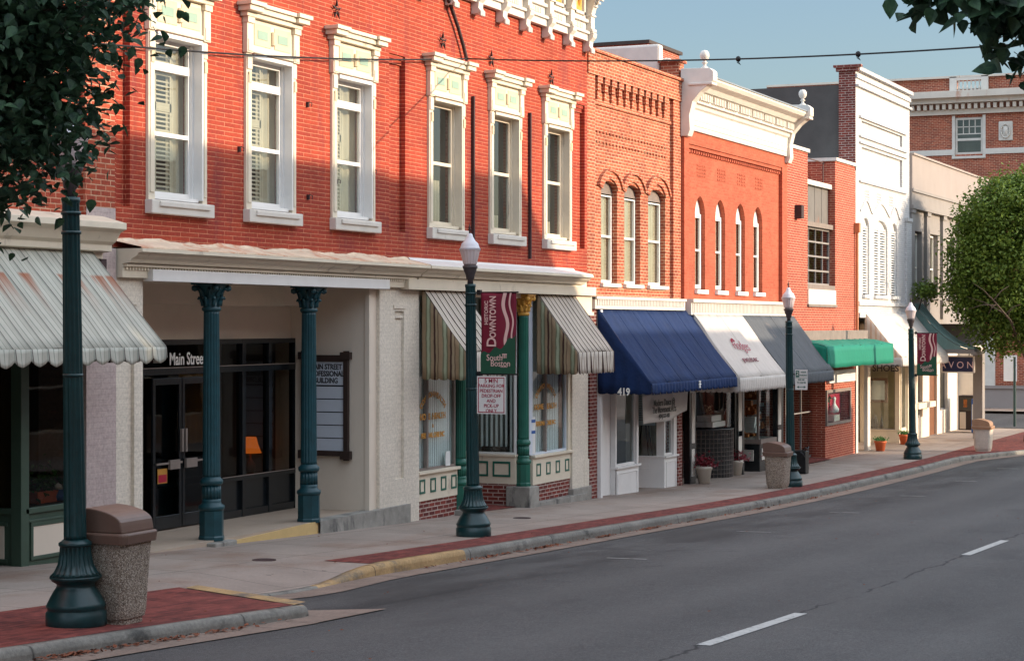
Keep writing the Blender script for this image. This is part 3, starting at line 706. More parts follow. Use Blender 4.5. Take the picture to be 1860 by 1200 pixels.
for i, x in enumerate(WX):
    a, b = x - wa/2, x + wa/2; left = i < 3
    fm = M['white'] if left else M['cream']
    rails = [6.04] if left else [6.28]
    w_ = window(A, a+.05, b-.04, 5.17, 7.36, 15.63, fm, bar=.07, rails=rails, thin=.06, label=['tall white three-light window with shutters inside', 'tall cream two-light sash window'][0 if left else 1])
    mb = MB()
    if left: mb.box(a+.12, b-.11, 15.61, 15.70, 6.92, 7.04)
    mb.box(a+.002, a+.05, 15.6, 15.72, 5.15, 7.4); mb.box(b-.04, b-.002, 15.44, 15.72, 5.15, 7.4); mb.box(b-.07, b-.041, 15.59, 15.629, 5.15, 7.4)
    mb.box(a+.05, b-.04, 15.43, 15.69, 7.36, 7.415); mb.box(a+.05, b-.04, 15.5, 15.69, 5.12, 5.17)
    mb.build('window_frame', fm, w_)
    mb = MB(); s = M['cream']                     # moulded surround
    for xa, ww in ((a - .15, .155), (b - .005, .12)):
        mb = MB()
        mb.box(xa, xa+ww, 15.455, 15.52, 5.1, 7.42); mb.box(xa+.03, xa+ww-.03, 15.44, 15.455, 5.2, 7.1)
        mb.box(xa+.01, xa+ww-.01, 15.435, 15.455, 7.18, 7.40)
        mb.build('window_surround', s, w_, bevel=.008)
    mb = MB(); rs = random.Random(i)              # sill
    mb.box(a-.17, b+.20, 15.38, 15.52, 4.91, 5.10); mb.box(a+.0, b+.06, 15.35, 15.39, 5.01, 5.085)
    mb.build('window_sill', M['offwhite'], w_, bevel=.012)
    mb = MB()
    for xa in (a - .18, b - .01):                 # consoles
        mb.box(xa, xa+.17, 15.42, 15.52, 7.42, 7.86); mb.box(xa-.012, xa+.182, 15.395, 15.52, 7.86, 7.95); mb.box(xa+.02, xa+.15, 15.408, 15.42, 7.44, 7.62)
    mb.box(a-.009, b-.011, 15.46, 15.52, 7.44, 7.95); mb.box(a-.009, b-.011, 15.43, 15.46, 7.44, 7.50)
    for (xa, xb, y, z0, z1) in ((a-.24, b+.18, 15.38, 7.95, 8.02), (a-.30, b+.22, 15.33, 8.02, 8.10), (a-.34, b+.25, 15.29, 8.10, 8.16)):
        mb.box(xa, xb, y, 15.52, z0, z1-.002)
    for xa, xb in ((a-.32, a+.06), (b-.10, b+.24)):
        mb.box(xa, xb, 15.28, 15.33, 8.022, 8.095); mb.box(xa-.04, xb+.03, 15.24, 15.29, 8.10, 8.162)
    hood = mb.build('window_hood', s, w_, bevel=.008)
    for xa, xb in ((a+.07, x-.06), (x+.06, b-.07)):
        boxes(hood, 'hood_panel', M['tan'], [(xa, xb, 15.45, 15.46, 7.56, 7.88)]); boxes(hood, 'hood_panel', M['mint'], [(xa+.09, xb-.09, 15.443, 15.451, 7.66, 7.79)])
    mb = MB()
    mb.lathe([(.0,0),(.05,.01),(.05,.2),(0,.22)], (x, 15.455, 7.6), 12)
    mb.build('hood_boss', M['tan'], hood)
    boxes(hood, 'tan_block', M['tan'], [(xa, xa+.07, 15.428, 15.441, 6.98, 7.14) for xa in (a-.11, b+.02)])
    # what stands behind the glass
    if left:
        mb = MB()
        for (xa, xb) in ((a+.38, a+.80 - .10*i),):
            for z0, z1 in ((5.25, 6.0), (6.1, 6.88), (7.06, 7.3)):
                mb.box(xa, xa+.04, 15.72, 15.75, z0, z1); mb.box(xb-.04, xb, 15.72, 15.75, z0, z1); mb.box(xa, xb, 15.72, 15.75, z0-.06, z0); mb.box(xa, xb, 15.72, 15.75, z1, z1+.04)
                if z0 == 6.1: mb.box(xa, xb, 15.72, 15.75, 6.38, 6.5)
                n_ = int((z1-z0)/.062)
                for k in range(n_):
                    z = z0 + .062*k; mb.add([(xa+.04, 15.715, z), (xb-.04, 15.715, z), (xb-.04, 15.74, z+.030), (xa+.04, 15.74, z+.030)], [(0,1,2,3)])
        mb.build('shutter', M['curtain'], w_)
    mb = MB(); mb.smooth = True; cx0, cx1 = (a+.78-.10*i, b+.15) if left else (a+.55, a+.95)
    ztop_ = 7.5 if left else (6.0 if i == 3 else 5.5)
    mb.grid(lambda u, v: (cx0 + (cx1-cx0)*u, 15.80 + .03*math.sin(u*22), 5.0 + (ztop_-5.0)*v), 40, 2)
    mb.build('curtain', M['curtain'], w_)
    room(w_, a-.2, b+.5, 15.705, 17.2, 5.0, 7.5, M['greywall'])
# crowning cornice
mb = MB(); z0 = 9.42
mb.box(XA0, XA1-.05, 15.38, 15.5, 9.34, 9.48); mb.box(XA0, XA1-.03, 15.33, 15.5, 9.48, 9.54); mb.box(XA0, XA1-.05, 15.42, 15.5, 9.54, 10.75)
mb.box(XA0, XA1-.04, 15.36, 15.42, 9.72, 9.79)
mb.box(XA0-.02, XA1+.25, 14.62, 15.5, 10.75, 10.83); mb.box(XA0-.05, XA1+.4, 14.42, 15.5, 10.83, 11.0); mb.box(XA0-.05, XA1+.48, 14.30, 15.5, 11.0, 11.08)
cor = mb.build('cornice', M['offwhite'], A, bevel=.01)
xb = 38.78; k = 0
while xb > XA0 + .1:
    mb = MB(); x0, x1 = xb - .10, xb + .10
    prof = [(15.40, 10.75), (14.70, 10.75), (14.66, 10.60), (14.78, 10.44), (15.02, 10.34), (15.20, 10.20), (15.27, 10.02), (15.31, 9.90), (15.31, 9.56), (15.25, 9.50), (15.27, 9.42), (15.34, 9.34), (15.35, 9.24), (15.31, 9.18), (15.38, 9.13), (15.50, 9.13), (15.5, 9.34)]
    mb.prism(prof, 'x', x0, x1)
    mb.box(x0-.02, x1+.02, 15.27, 15.42, 9.54, 9.60); mb.box(x0-.02, x1+.02, 15.28, 15.42, 9.86, 9.9)
    for j in range(9):                            # ribbed scroll
        t_ = j/8; yy = 14.70 + .54*t_; zz = 10.58 - .50*t_
        mb.box(x0+.03, x1-.03, yy-.02, yy+.02, zz-.025, zz+.02)
    for q in (x0+.035, x0+.10, x0+.165): mb.lathe([(.0,0),(.03,.01),(.03,.10),(.0,.13)], (q, 15.32, 9.08), 8)
    mb.build('cornice_bracket', M['offwhite'], cor, bevel=.006)
    if xb > 31:                                   # ochre panel between two brackets
        mb = MB(); px0, px1 = xb - 1.11 + .26, xb - .26
        mb.box(px0, px1, 15.37, 15.42, 9.86, 9.92); mb.box(px0, px0+.07, 15.37, 15.42, 9.86, 10.6); mb.box(px1-.07, px1, 15.37, 15.42, 9.86, 10.6)
        for j in range(6): mb.box(px0+.05+j*.085, px0+.10+j*.085, 15.40, 15.425, 9.58, 9.68)
        mb.build('frieze_frame', M['offwhite'], cor)
        mb = MB(); mb.box(px0+.14, px1-.14, 15.40, 15.42, 9.94, 10.6); mb.lathe([(.0,0),(.05,.1),(.09,.25),(.05,.36),(.07,.45),(0,.55)], ((px0+px1)/2, 15.41, 9.98), 10)
        mb.build('frieze_panel', M['gold'], cor)
    xb -= 1.11; k += 1
# shopfront cornices and lintels
def shopcornice(name, x0, x1, ledge, dents=True):
    mb = MB(); mb.prism([(15.5, 4.40), (15.04, 4.40), (15.04, 4.355), (15.10, 4.345), (15.14, 4.30), (15.22, 4.26), (15.24, 4.22), (15.36, 4.20), (15.36, 4.02), (15.5, 4.02)], 'x', x0, x1)
    mb.box(x0+.02, x1-.02, 15.30, 15.36, 4.165, 4.20)
    x = x0 + .05
    while x < x1 - .06: mb.box(x, x+.035, 15.33, 15.361, 4.12, 4.163); x += .07
    c_ = mb.build(name, M['cream'], A)
    mb = MB(); n_ = int((x1-x0)/.12); rn = random.Random(5)
    for i in range(n_):
        a, b = x0 + (x1-x0)*i/n_, x0 + (x1-x0)*(i+1)/n_; hf = lambda q: 4.53 + (.016*math.sin(q*3.1) + .010*math.sin(q*7.7+1) + .006*math.sin(q*17))*(ledge is M['stoneledge']); h1 = hf(a); hb = hf(b)
        h2 = 4.42
        mb.add([(a,15.06,4.403),(b,15.06,4.403),(b,15.06,h2),(a,15.06,h2),(a,15.46,h1-.02),(b,15.46,hb-.02),(b,15.5,hb+.02),(a,15.5,h1+.02)], [(0,1,2,3),(3,2,5,4),(4,5,6,7)])
    mb.build('ledge_flashing', ledge, c_)
    return c_
shopcornice('shop_cornice', XA0+.02, 30.52, M['stoneledge'])
shopcornice('shop_cornice', 30.56, FX(1078, 15.05), M['white'])
mb = MB(); mb.box(22.5, 29.45, 15.28, 15.44, 3.98, 4.14); mb.build('lintel_board', M['white'], A, bevel=.005)
mb = MB(); mb.box(30.15, 38.9, 15.28, 15.44, 3.99, 4.17); mb.build('lintel_board', M['cream'], A, bevel=.005)
# cream pilasters, with a sunk panel each
XR = 29.12                                        # side wall of the entrance porch
pil = ((XA0, 22.52, (22.12, 22.32)), (29.42, 30.9, (29.98, 30.32)), (38.0, 39.0, None))
for x0, x1, pn in pil:
    mb = MB()
    if pn: wall(mb, x0, x1, -.6, 4.02, 15.46, [(pn[0], pn[1], .75, 3.62, .05)], .05)
    else: wall(mb, x0, x1-.12, -.6, 4.02, 15.46)
    if not pn: mb.box(x1-.35, x1-.02, 15.455, 15.6, -.6, .55)
    mb.quad((x0,15.46,-.6),(x0,15.46,4.02),(x0,16.0,4.02),(x0,16.0,-.6)); mb.quad((x1,15.46,-.6),(x1,16.0,-.6),(x1,16.0,4.02),(x1,15.46,4.02))
    if pn:
        mb.box(pn[0]-.06, pn[1]+.06, 15.44, 15.47, 3.66, 3.72); mb.box(pn[0]+.03, pn[1]-.03, 15.47, 15.5, 3.5, 3.55)
    mb.build('pilaster', M['brickCream'], A)
mb = MB(); mb.box(38.0, 38.9, 15.38, 15.5, 3.62, 4.0); mb.box(38.0, 38.92, 15.34, 15.5, 3.58, 3.64); mb.build('pilaster_cap', M['cream'], A)
# porch of the professional building
FLZ = .285
mb = MB(); mb.box(XA0+.05, XR+.3, 15.45, 17.2, -.5, FLZ); porch = mb.build('porch_floor', M['floor'], A)
mb = MB(); xa, xb_ = FX(405, 15.42), FX(578, 15.42)
mb.quad((xa,15.42,-.3),(xb_,15.42,-.3),(xb_,15.42,FLZ+.003),(xa,15.42,FLZ-.06)); mb.quad((xa,15.42,FLZ-.06),(xb_,15.42,FLZ+.003),(xb_,15.452,FLZ+.003),(xa,15.452,FLZ-.06))
mb.build('step_riser', M['yellow2'], A)
mb = MB(); mb.add([(xb_,15.38,-.3),(30.42,15.38,-.3),(30.42,15.38,FLZ+.02),(xb_,15.38,FLZ+.004),(xb_,15.66,FLZ+.004),(30.42,15.47,FLZ+.02),(29.2,15.66,FLZ+.01)], [(0,1,2,3),(3,2,5,6,4)])
mb.quad((30.42,15.38,-.3),(30.42,15.6,-.3),(30.42,15.6,FLZ+.02),(30.42,15.38,FLZ+.02))
mb.build('stone_kerb_block', M['stone'], A)
for px in (382, 559):
    x = FX(px, 15.6)
    if px == 382:
        mb = MB(); mb.box(x-.33, x+.26, 15.30, 15.75, -.2, FLZ-.02); mb.build('column_footing', M['stone'], A, bevel=.02)
    column(A, x, 15.58, FLZ-.015, 4.0, M['coltop'], M['coltop'])
YB = 17.0
mb = MB(); mb.quad((XR,15.5,-.2),(XR,YB+.3,-.2),(XR,YB+.3,4.1),(XR,15.5,4.1)); mb.box(XR+.003, 29.42, 15.52, 15.7, -.2, 4.02); mb.box(XR-.03, XR+.1, 15.48, 15.56, FLZ, 3.98)
mb.quad((XA0+.3,YB,3.16),(XR,YB,3.16),(XR,YB,4.1),(XA0+.3,YB,4.1)); mb.quad((XA0+.5,15.5,4.0),(XR,15.5,4.0),(XR,YB,4.0),(XA0+.5,YB,4.0))
mb.quad((XA0+.5,15.5,-.2),(XA0+.5,15.5,4.1),(XA0+.5,YB+.2,4.1),(XA0+.5,YB+.2,-.2))
mb.box(XA0+.5, XR-.003, 16.55, YB, 3.70, 4.0); mb.build('porch_wall', M['creamwall'], A)
mb = MB(); xs0, xs1 = FX(403, 16.1), FX(515, 16.1); mb.box(xs0, xs1, 16.08, 16.16, 3.68, 3.995)
mb.build('blank_sign_board', M['cream'], A)
# black glazed entrance screen
xl, xr = XA0 + .55, FX(533, YB); TR = 2.68        # transom height
v = [FX(p, YB) for p in (262, 398, 435, 483, 530)]; v[4] = xr - .05; BOT = .92
scr = MB()
for x in (v[1]-.12, v[2], v[3], v[4]): scr.box(x-.05, x+.05, YB-.09, YB+.03, FLZ, 3.16)
scr.box(xl, xl+.12, YB-.09, YB+.03, FLZ, 3.16)
scr.box(xl, xr, YB-.088, YB+.028, 3.08, 3.158); scr.box(xl, xr, YB-.095, YB+.02, TR-.05, TR+.05); scr.box(v[1]-.07, xr, YB-.094, YB+.02, BOT-.04, BOT+.03)
scr.box(v[1]-.07, xr, YB-.08, YB+.02, FLZ, FLZ+.12); scr.box(v[1]-.07, xr, YB-.03, YB-.01, FLZ+.1, BOT)
ob = scr.build('entrance_screen', M['black'], A, bevel=.006)
mb = MB(); mb.box(xl, xr, YB-.03, YB-.022, BOT, 3.12); mb.build('pane', M['glassdark'], ob)
mb = MB()
for z in (TR+.055, BOT+.035): mb.box(v[1]-.05 if z < 2 else xl, xr-.02, YB-.1, YB-.09, z-.008, z+.006)
mb.build('metal_trim', M['fascia'], ob)
d0, dm, d1 = FX(264, YB), FX(318, YB), FX(371, YB)
for a, b, s in ((d0, dm, 1), (dm, d1, -1)):
    a += .012; b -= .012; mb = MB()
    mb.box(a, a+.07, YB-.13, YB-.09, FLZ+.02, 2.58); mb.box(b-.07, b, YB-.13, YB-.09, FLZ+.02, 2.58); mb.box(a+.07, b-.07, YB-.13, YB-.09, 2.48, 2.58); mb.box(a+.07, b-.07, YB-.13, YB-.09, FLZ+.02, FLZ+.22)
    dr = mb.build('glass_door', M['black'], A, bevel=.005)
    mb = MB(); mb.box(a+.06, b-.06, YB-.115, YB-.107, FLZ+.2, 2.5); mb.build('pane', M['glassdark'], dr)
    mb = MB(); mb.box(a+.04, b-.04, YB-.17, YB-.15, 1.28, 1.31); hx = (b-.18) if s > 0 else (a+.02); mb.box(hx-(.22 if s > 0 else 0), hx+(.05 if s > 0 else .30), YB-.19, YB-.15, 1.20, 1.34)
    px_ = b-.06 if s > 0 else a+.02
    mb.box(px_, px_+.04, YB-.18, YB-.14, 1.45, 1.80); mb.build('door_handle', M['fascia'], dr)
mb = MB(); mb.box(d0+.13, d0+.38, YB-.133, YB-.128, 1.0, 1.22); st = mb.build('door_sticker', M['goldtext'], A); mb = MB(); mb.box(d0+.145, d0+.365, YB-.136, YB-.131, 1.015, 1.13); mb.build('sticker_print', M['red'], st)
text('Main Street', .27, ((FX(303,YB)+FX(368,YB))/2, YB-.05, FZ(335,652,YB)), (1,0,0), (0,0,1), M['whiteink'], 'lettering', ob, sx=.80, bold=.004)
room(A, XA0+.3, XR+2.6, YB+.05, 20.5, -.1, 3.3, M['tanwall'])
mb = MB(); mb.smooth = True
mb.grid(lambda u, v_: (FX(326,17.4) + (FX(372,17.4)-FX(326,17.4))*u, 17.4 + .04*math.sin(u*30), 1.5 + 1.1*v_), 40, 2); mb.build('yellow_curtain', plain('mustard_curtain', S(190,140,40), .8), A)

# second shopfront: two window boxes and a recessed entrance
G2 = 0.0
def boxfront(x0, x1, sill, pbot, base_z, stone=None):
    mb = MB(); mb.box(x0, x1, 15.50, 15.62, pbot, sill); mb.box(x0-.01, x1+.02, 15.44, 15.66, sill, sill+.05); p = mb.build('window_panel', M['cream'], A, bevel=.005)
    n_ = 4; wv = .30; 
    for k in range(n_):
        c = x0 + .20 + (x1-x0-.36)*k/(n_-1)
        if x0 > 34: c = x0 + .28 + (x1-x0-.50)*k/(n_-1)
        zc = (sill+pbot)/2 + .02; q = MB(); hw, hh = .105, .125
        q.box(c-hw, c+hw, 15.488, 15.5, zc+hh-.035, zc+hh); q.box(c-hw, c+hw, 15.488, 15.5, zc-hh, zc-hh+.035); q.box(c-hw, c-hw+.028, 15.488, 15.5, zc-hh+.035, zc+hh-.035); q.box(c+hw-.028, c+hw, 15.488, 15.5, zc-hh+.035, zc+hh-.035)
        q.build('green_square_trim', M['green2'], p)
    mb = MB(); mb.box(x0, x1, 15.52, 15.64, base_z, pbot); mb.build('brick_base', M['brickBase'], A)
xw0, xw1 = 30.9, FX(831); 
boxfront(xw0, xw1, .76, .285, -.7)
xw2, xw3 = FX(968), 38.02
boxfront(xw2, xw3, .74, .20, -.14)
mb = MB(); mb.box(xw2-.1, xw3+.6, 15.36, 15.60, -.8, -.14); mb.box(xw3-.1, xw3+.93, 15.40, 15.62, -.8, -.02); mb.build('stone_plinth', M['stone'], A, bevel=.015)
lab = ['shop window with gold lettering beside the cream pilaster', 'shop window with gold lettering beside the gold-topped column']
for i, (a, b, z0, mull) in enumerate(((xw0, xw1, .81, FX(779)), (xw2+.02, FX(1032), .79, FX(994)))):
    w_ = window(A, a, b, z0, 3.95, 15.54, M['fascia'] if i == 0 else M['board'], bar=.045, gmat=M['glass'], label=lab[i])
    mb = MB(); mb.box(mull-.03, mull+.03, 15.52, 15.6, z0+.04, 3.9); mb.build('mullion', M['fascia'], w_)
    mb = MB(); x = a + .06
    rn = random.Random(i)
    while x < b + .12:                            # vertical blinds
        mb.add([(x, 15.62, z0), (x+.083, 15.624, z0), (x+.083, 15.624, 3.9), (x, 15.62, 3.9)], [(0,1,2,3)]); x += .088
    mb.build('vertical_blind', M['paper'], w_)
    xc = (a+b)/2 - (.10 if i == 0 else .18); ww = (b-a)*.80; rad = .66
    def arc(x, y):
        t_ = x/rad; return (math.sin(t_)*(rad + y)*.98, math.cos(t_)*(rad + y) - rad)
    text('COMMONWEALTH', .135, (xc, 15.545, FZ(790,716) if i == 0 else FZ(995,700)), (1,0,0), (0,0,1), M['goldtext'], 'lettering', w_, sx=.98, warp=arc, bold=.006)
    for s_, py in (('HOME  HEALTH', 755), ('&', 772), ('PERSONAL CARE INC', 789)):
        zz = FZ(790, py + 1) if i == 0 else FZ(995, py - 19 + (2 if py == 755 else (1 if py == 772 else -2)))
        text(s_, .15 if py == 755 else (.08 if py == 772 else .125), (xc, 15.545, zz), (1,0,0), (0,0,1), M['goldtext'], 'lettering', w_, sx=(1.0 if py == 755 else .80) * ww/1.36, bold=.006)
mb = MB(); mb.box(FX(966), FX(975), 15.525, 15.533, .82, 1.55); pst = mb.build('window_notice', M['paper'], A); mb = MB(); mb.box(FX(967), FX(974), 15.519, 15.524, 1.22, 1.28); mb.box(FX(967), FX(974), 15.519, 15.524, 1.44, 1.50); mb.build('notice_print', M['bluepaint'], pst)
mb = MB(); mb.box(FX(812), FX(820), 15.525, 15.533, .84, 1.1); mb.build('window_notice', M['paper'], A)
mb = MB(); mb.box(FX(1024), FX(1029), 15.6, 15.75, .8, 3.9); mb.build('window_post', M['wood'], A)
mb = MB(); mb.box(FX(1032), 38.02, 15.5, 15.62, .75, 4.0); mb.build('window_post', M['cream'], A)
# recess: side returns, door wall, brick floor
XS = 35.42
mb = MB(); mb.box(XS, XS+.12, 15.62, 17.2, .26, .80); mb.box(XS-.03, XS+.15, 15.6, 17.2, .80, .84); p = mb.build('window_panel', M['cream'], A)
for y0, y1 in ((15.72, 16.10), (16.2, 16.62)):
    q = MB(); q.box(XS-.012, XS, y0, y1, .66, .70); q.box(XS-.012, XS, y0, y1, .40, .44); q.box(XS-.012, XS, y0, y0+.035, .44, .66); q.box(XS-.012, XS, y1-.035, y1, .44, .66); q.build('green_square_trim', M['green2'], p)
mb = MB(); mb.box(XS+.01, XS+.12, 15.63, 17.2, -.7, .258); mb.build('brick_base', M['brickBase'], A)
winX(A, XS+.02, 15.62, 17.2, .84, 3.95, M['paper'], bar=.04, gmat=M['glass'])
mb = MB(); y = 15.68
while y < 17.1: mb.box(XS+.22, XS+.23, y, y+.045, .85, 3.9); y += .105
mb.build('vertical_blind', M['paper'], A)
mb = MB()
for y in (15.98, 16.28): mb.box(XS+.10, XS+.16, y-.12, y+.12, .845, .98)
mb.build('window_box', M['brownframe'], A)
mb = MB(); mb.box(xw1-.05, xw1+.05, 15.6, 17.2, -.7, .8); mb.build('brick_base', M['brickBase'], A)
winX(A, xw1-.03, 15.6, 17.2, .8, 3.95, M['paper'], bar=.04, gmat=M['glass'])
mb = MB(); mb.quad((xw1-.1,17.2,-.6),(XS+.2,17.2,-.6),(XS+.2,17.2,4.0),(xw1-.1,17.2,4.0)); mb.build('entrance_wall', M['creamwall'], A)
window(A, 33.4, 34.5, .1, 2.4, 17.12, M['green2'], bar=.12, gmat=M['glassdark'], name='shop_door')
mb = MB(); mb.quad((xw1,15.56,sz(33,15)+.012),(XS+.1,15.56,sz(35.4,15)+.012),(XS+.1,17.2,sz(35.4,15)+.06),(xw1,17.2,sz(33,15)+.06)); mb.build('entrance_paving', M['paver'], A)
mb = MB(); mb.box(30.9, 38.9, 15.5, 15.7, 3.9, 4.45); mb.box(30.9, 38.9, 15.7, 20, 4.0, 4.1); mb.build('shopfront_header', M['cream'], A)
room(A, 29.5, 32.7, 16.0, 19.5, -.3, 3.98, M['greywall']); room(A, XS+.3, 38.85, 16.0, 19.5, -.3, 3.98, M['greywall'])
for px, zb in ((836, .02), (951, .22)):
    x = FX(px, 15.52)
    mb = MB(); mb.box(x-.24, x+.24, 15.28, 15.8, -.9, zb - .002); mb.build('column_footing', M['stone'], A, bevel=.02)
    column(A, x, 15.52, zb, 3.98, M['green2'], M['gold'], r=.105, ped=.135)
mb = MB(); mb.box(FX(963), FX(969), 15.52, 15.6, .8, 3.95); mb.build('window_post', M['board'], A)
awning(A, 30.93, FX(832), 15.42, 4.03, 14.57, 2.90, 2.42, M['awnA'], M['awnAside'], scal=.16, sag=.01, label='brown striped awning, the left of the two over the cream shopfront')
awning(A, FX(968.5), FX(1037), 15.42, 4.0, 14.55, 2.83, 2.40, M['awnA'], M['awnAside'], scal=.16, sag=.01, label='brown striped awning, the right of the two over the cream shopfront')
# ironwork fixed to the brick
for px, y0, y1 in ((862, 175, 440), (965, 205, 470)):
    mb = MB(); x = FX(px, 15.44); mb.box(x-.024, x+.024, 15.44, 15.49, FZ(px, y1, 15.44), FZ(px, y0, 15.44)); mb.build('iron_strap', M['iron'], A)
for px, py in ((612, 18), (805, 75), (893, 108), (1002, 142)):
    mb = MB(); x, z = FX(px, 15.46), FZ(px, py, 15.46)
    for k in range(5):
        a = math.pi/2 + k*2*math.pi/5; b1, b2 = a - .3, a + .3
        mb.add([(x + .17*math.cos(a), 15.46, z + .19*math.sin(a)), (x + .06*math.cos(b1), 15.44, z + .06*math.sin(b1)), (x, 15.40, z), (x + .06*math.cos(b2), 15.44, z + .06*math.sin(b2)), (x + .05*math.cos(a), 15.5, z + .05*math.sin(a))], [(0,1,2,3),(0,3,4),(0,4,1)])
    mb.build('wall_anchor_star', M['iron'], A)
for px, py in ((438, 271), (562, 190), (563, 358), (680, 312), (614, 330)):
    mb = MB(); x, z = FX(px, 15.45), FZ(px, py, 15.45); mb.box(x-.02, x+.02, 15.46, 15.5, z-.04, z+.04); mb.tube([(x, 15.46, z+.04), (x+.03, 15.42, z+.02), (x, 15.41, z-.03)], .008); mb.build('iron_hook', M['iron'], A)
mb = MB(); pts = [(808, -20), (820, 15), (832, 50), (842, 85), (848, 110)]
mb.tube([(FX(a, 15.42), 15.42, FZ(a, b, 15.42)) for a, b in pts], .035, 8); mb.build('conduit_pipe', M['iron'], A)

# ================================================================ BUILDING at the left edge
L = thing('corner_shop', (14, 15.5, g(14)), 'orange brick building with a pale green striped awning, behind the nearest lamp', 'building')
XL0, XL1 = 4.0, XA0 - .01
mb = MB(); wall(mb, XL0, FX(152), 4.7, 11.2, 15.55, [(10, 11.2, 5.4, 7.6), (13.4, 14.6, 5.4, 7.6), (16.8, 18, 5.4, 7.6)], .25); wall(mb, FX(155, 15.46), XL1, 4.55, 11.2, 15.46); X_ = FX(155, 15.46); mb.quad((X_,15.46,4.55),(X_,15.46,11.2),(X_,15.6,11.2),(X_,15.6,4.55)); mb.quad((FX(152),15.55,4.7),(X_,15.6,4.7),(X_,15.6,11.2),(FX(152),15.55,11.2))
mb.build('wall', M['brickL'], L); shell(L, XL0, XL1, 15.5, 32, -1, 11.2, M['brickL'])
for a in (10, 13.4, 16.8): window(L, a, a+1.2, 5.4, 7.6, 15.7, M['white'], rails=[6.5]); 
mb = MB(); mb.quad((FX(157,15.45),15.45,4.6),(XL1,15.45,4.6),(XL1,15.45,4.93),(FX(157,15.45),15.45,4.93)); mb.build('painted_patch', M['brickPink'], L)
mb = MB(); x0 = FX(157, 15.44); wall(mb, x0, XL1, -.4, 4.4, 15.44); mb.quad((x0,15.44,-.4),(x0,15.44,4.4),(x0,16.2,4.4),(x0,16.2,-.4)); mb.build('pilaster', M['brickPink'], L)
mb = MB(); xe = FX(228, 14.95)
mb.prism([(15.5, 4.72), (15.3, 4.80), (14.93, 4.70), (14.93, 4.62), (15.02, 4.58), (15.10, 4.46), (15.16, 4.42), (15.16, 4.34), (15.30, 4.32), (15.30, 4.24), (15.5, 4.24)], 'x', XL0, xe); mb.build('shop_cornice', M['cream'], L, bevel=.006)
mb = MB(); mb.box(xe-.18, xe-.06, 15.2, 15.44, 4.05, 4.24); mb.build('cornice_bracket', M['iron'], L)
xg = FX(38.5); zs = 1.08
mb = MB(); mb.box(xg, xg+.16, 15.5, 15.66, -.2, 4.3); mb.box(xg+.16, x0, 15.54, 15.6, -.2, zs); mb.box(xg+.1, x0, 15.5, 15.66, zs-.05, zs+.02)
mb.box(xg+.16, x0, 15.505, 15.54, .92, .95); mb.box(xg+.22, x0, 15.515, 15.54, .86, .92); mb.box(xg+.22, xg+.27, 15.515, 15.54, .49, .86); mb.box(xg+.22, x0, 15.515, 15.54, .44, .49)
mb.box(xg, x0, 15.5, 15.7, 3.9, 4.35); mb.box(x0-.06, x0, 15.5, 15.64, zs, 4.2)
mb.box(xg+.03, xg+.10, 15.66, 17.4, -.2, zs); mb.box(xg, xg+.14, 15.66, 17.4, zs-.05, zs+.02); mb.box(xg+.005, xg+.03, 15.72, 16.6, .42, .47); mb.box(xg+.005, xg+.03, 15.72, 16.6, .88, .93)
sf = mb.build('shopfront', M['storegreen'], L, bevel=.006)
mb = MB(); mb.box(xg+.27, x0-.001, 15.525, 15.545, .49, .86); mb.box(xg+.015, xg+.035, 15.78, 16.5, .47, .88); mb.build('shopfront_panel', M['creamwall'], sf)
mb = MB(); mb.box(xg+.16, x0, 15.56, 15.568, zs, 4.0); mb.box(xg+.05, xg+.058, 15.66, 17.4, zs, 4.0); mb.build('pane', M['glassdark'], sf)
room(L, xg+.3, XL1-.1, 15.9, 18.5, zs-.02, 4.2, M['tanwall']); mb = MB(); mb.box(xg+.31, XL1-.12, 18.40, 18.49, 1.75, 1.85); mb.build('chair_rail', M['wood'], L)
mb = MB(); wall(mb, XL0, xg-2.2, -.4, 4.3, 15.5); mb.quad((xg-2.2,17.4,-.4),(xg+.1,17.4,-.4),(xg+.1,17.4,4.3),(xg-2.2,17.4,4.3)); mb.quad((xg-2.2,15.5,-.4),(xg-2.2,17.4,-.4),(xg-2.2,17.4,4.3),(xg-2.2,15.5,4.3)); mb.quad((xg-2.2,15.6,4.25),(x0,15.6,4.25),(x0,17.4,4.25),(xg-2.2,17.4,4.25)); mb.build('entrance_wall', M['storegreen'], L)
awning(L, 13.2, 21.12, 15.5, 4.58, 14.15, 3.10, 2.90, M['awnL'], scal=.30, sag=.0, amp=.07, label='pale green striped canvas awning with rust stains')
t = thing('potted_plant', (FX(78, 15.85), 15.85, zs+.02), 'leafy green potted plant inside the dark green framed shop window', 'plant')
mb = MB(); mb.box(FX(57,15.85), FX(98,15.85), 15.75, 15.97, zs+.02, zs+.17); mb.build('planter_box', M['terracotta'], t, bevel=.01)
mb = MB(); rn = random.Random(4); leaves(mb, [(FX(78,15.85)+rn.gauss(0,.17), 15.83+rn.gauss(0,.06), zs+.3+rn.gauss(0,.1)) for _ in range(170)], .075, rnd=rn); mb.build('leaves', M['leafplant'], t)
t = thing('paper_bundle', (FX(107,15.8), 15.8, zs+.02), 'blue and white crumpled bundle beside the potted plant in the window', 'bundle')
mb = MB(); mb.smooth = True; mb.lathe([(.0,0),(.11,.01),(.13,.07),(.07,.16),(0,.17)], (FX(106,15.8), 15.8, zs+.02), 9, 3, .2); mb.build('blue_cloth', M['bluepaint'], t)
mb = MB(); mb.smooth = True; mb.lathe([(.0,0),(.07,.01),(.05,.06),(0,.09)], (FX(103,15.8), 15.78, zs+.17), 8, 3, .3); mb.build('white_paper', M['paper'], t)

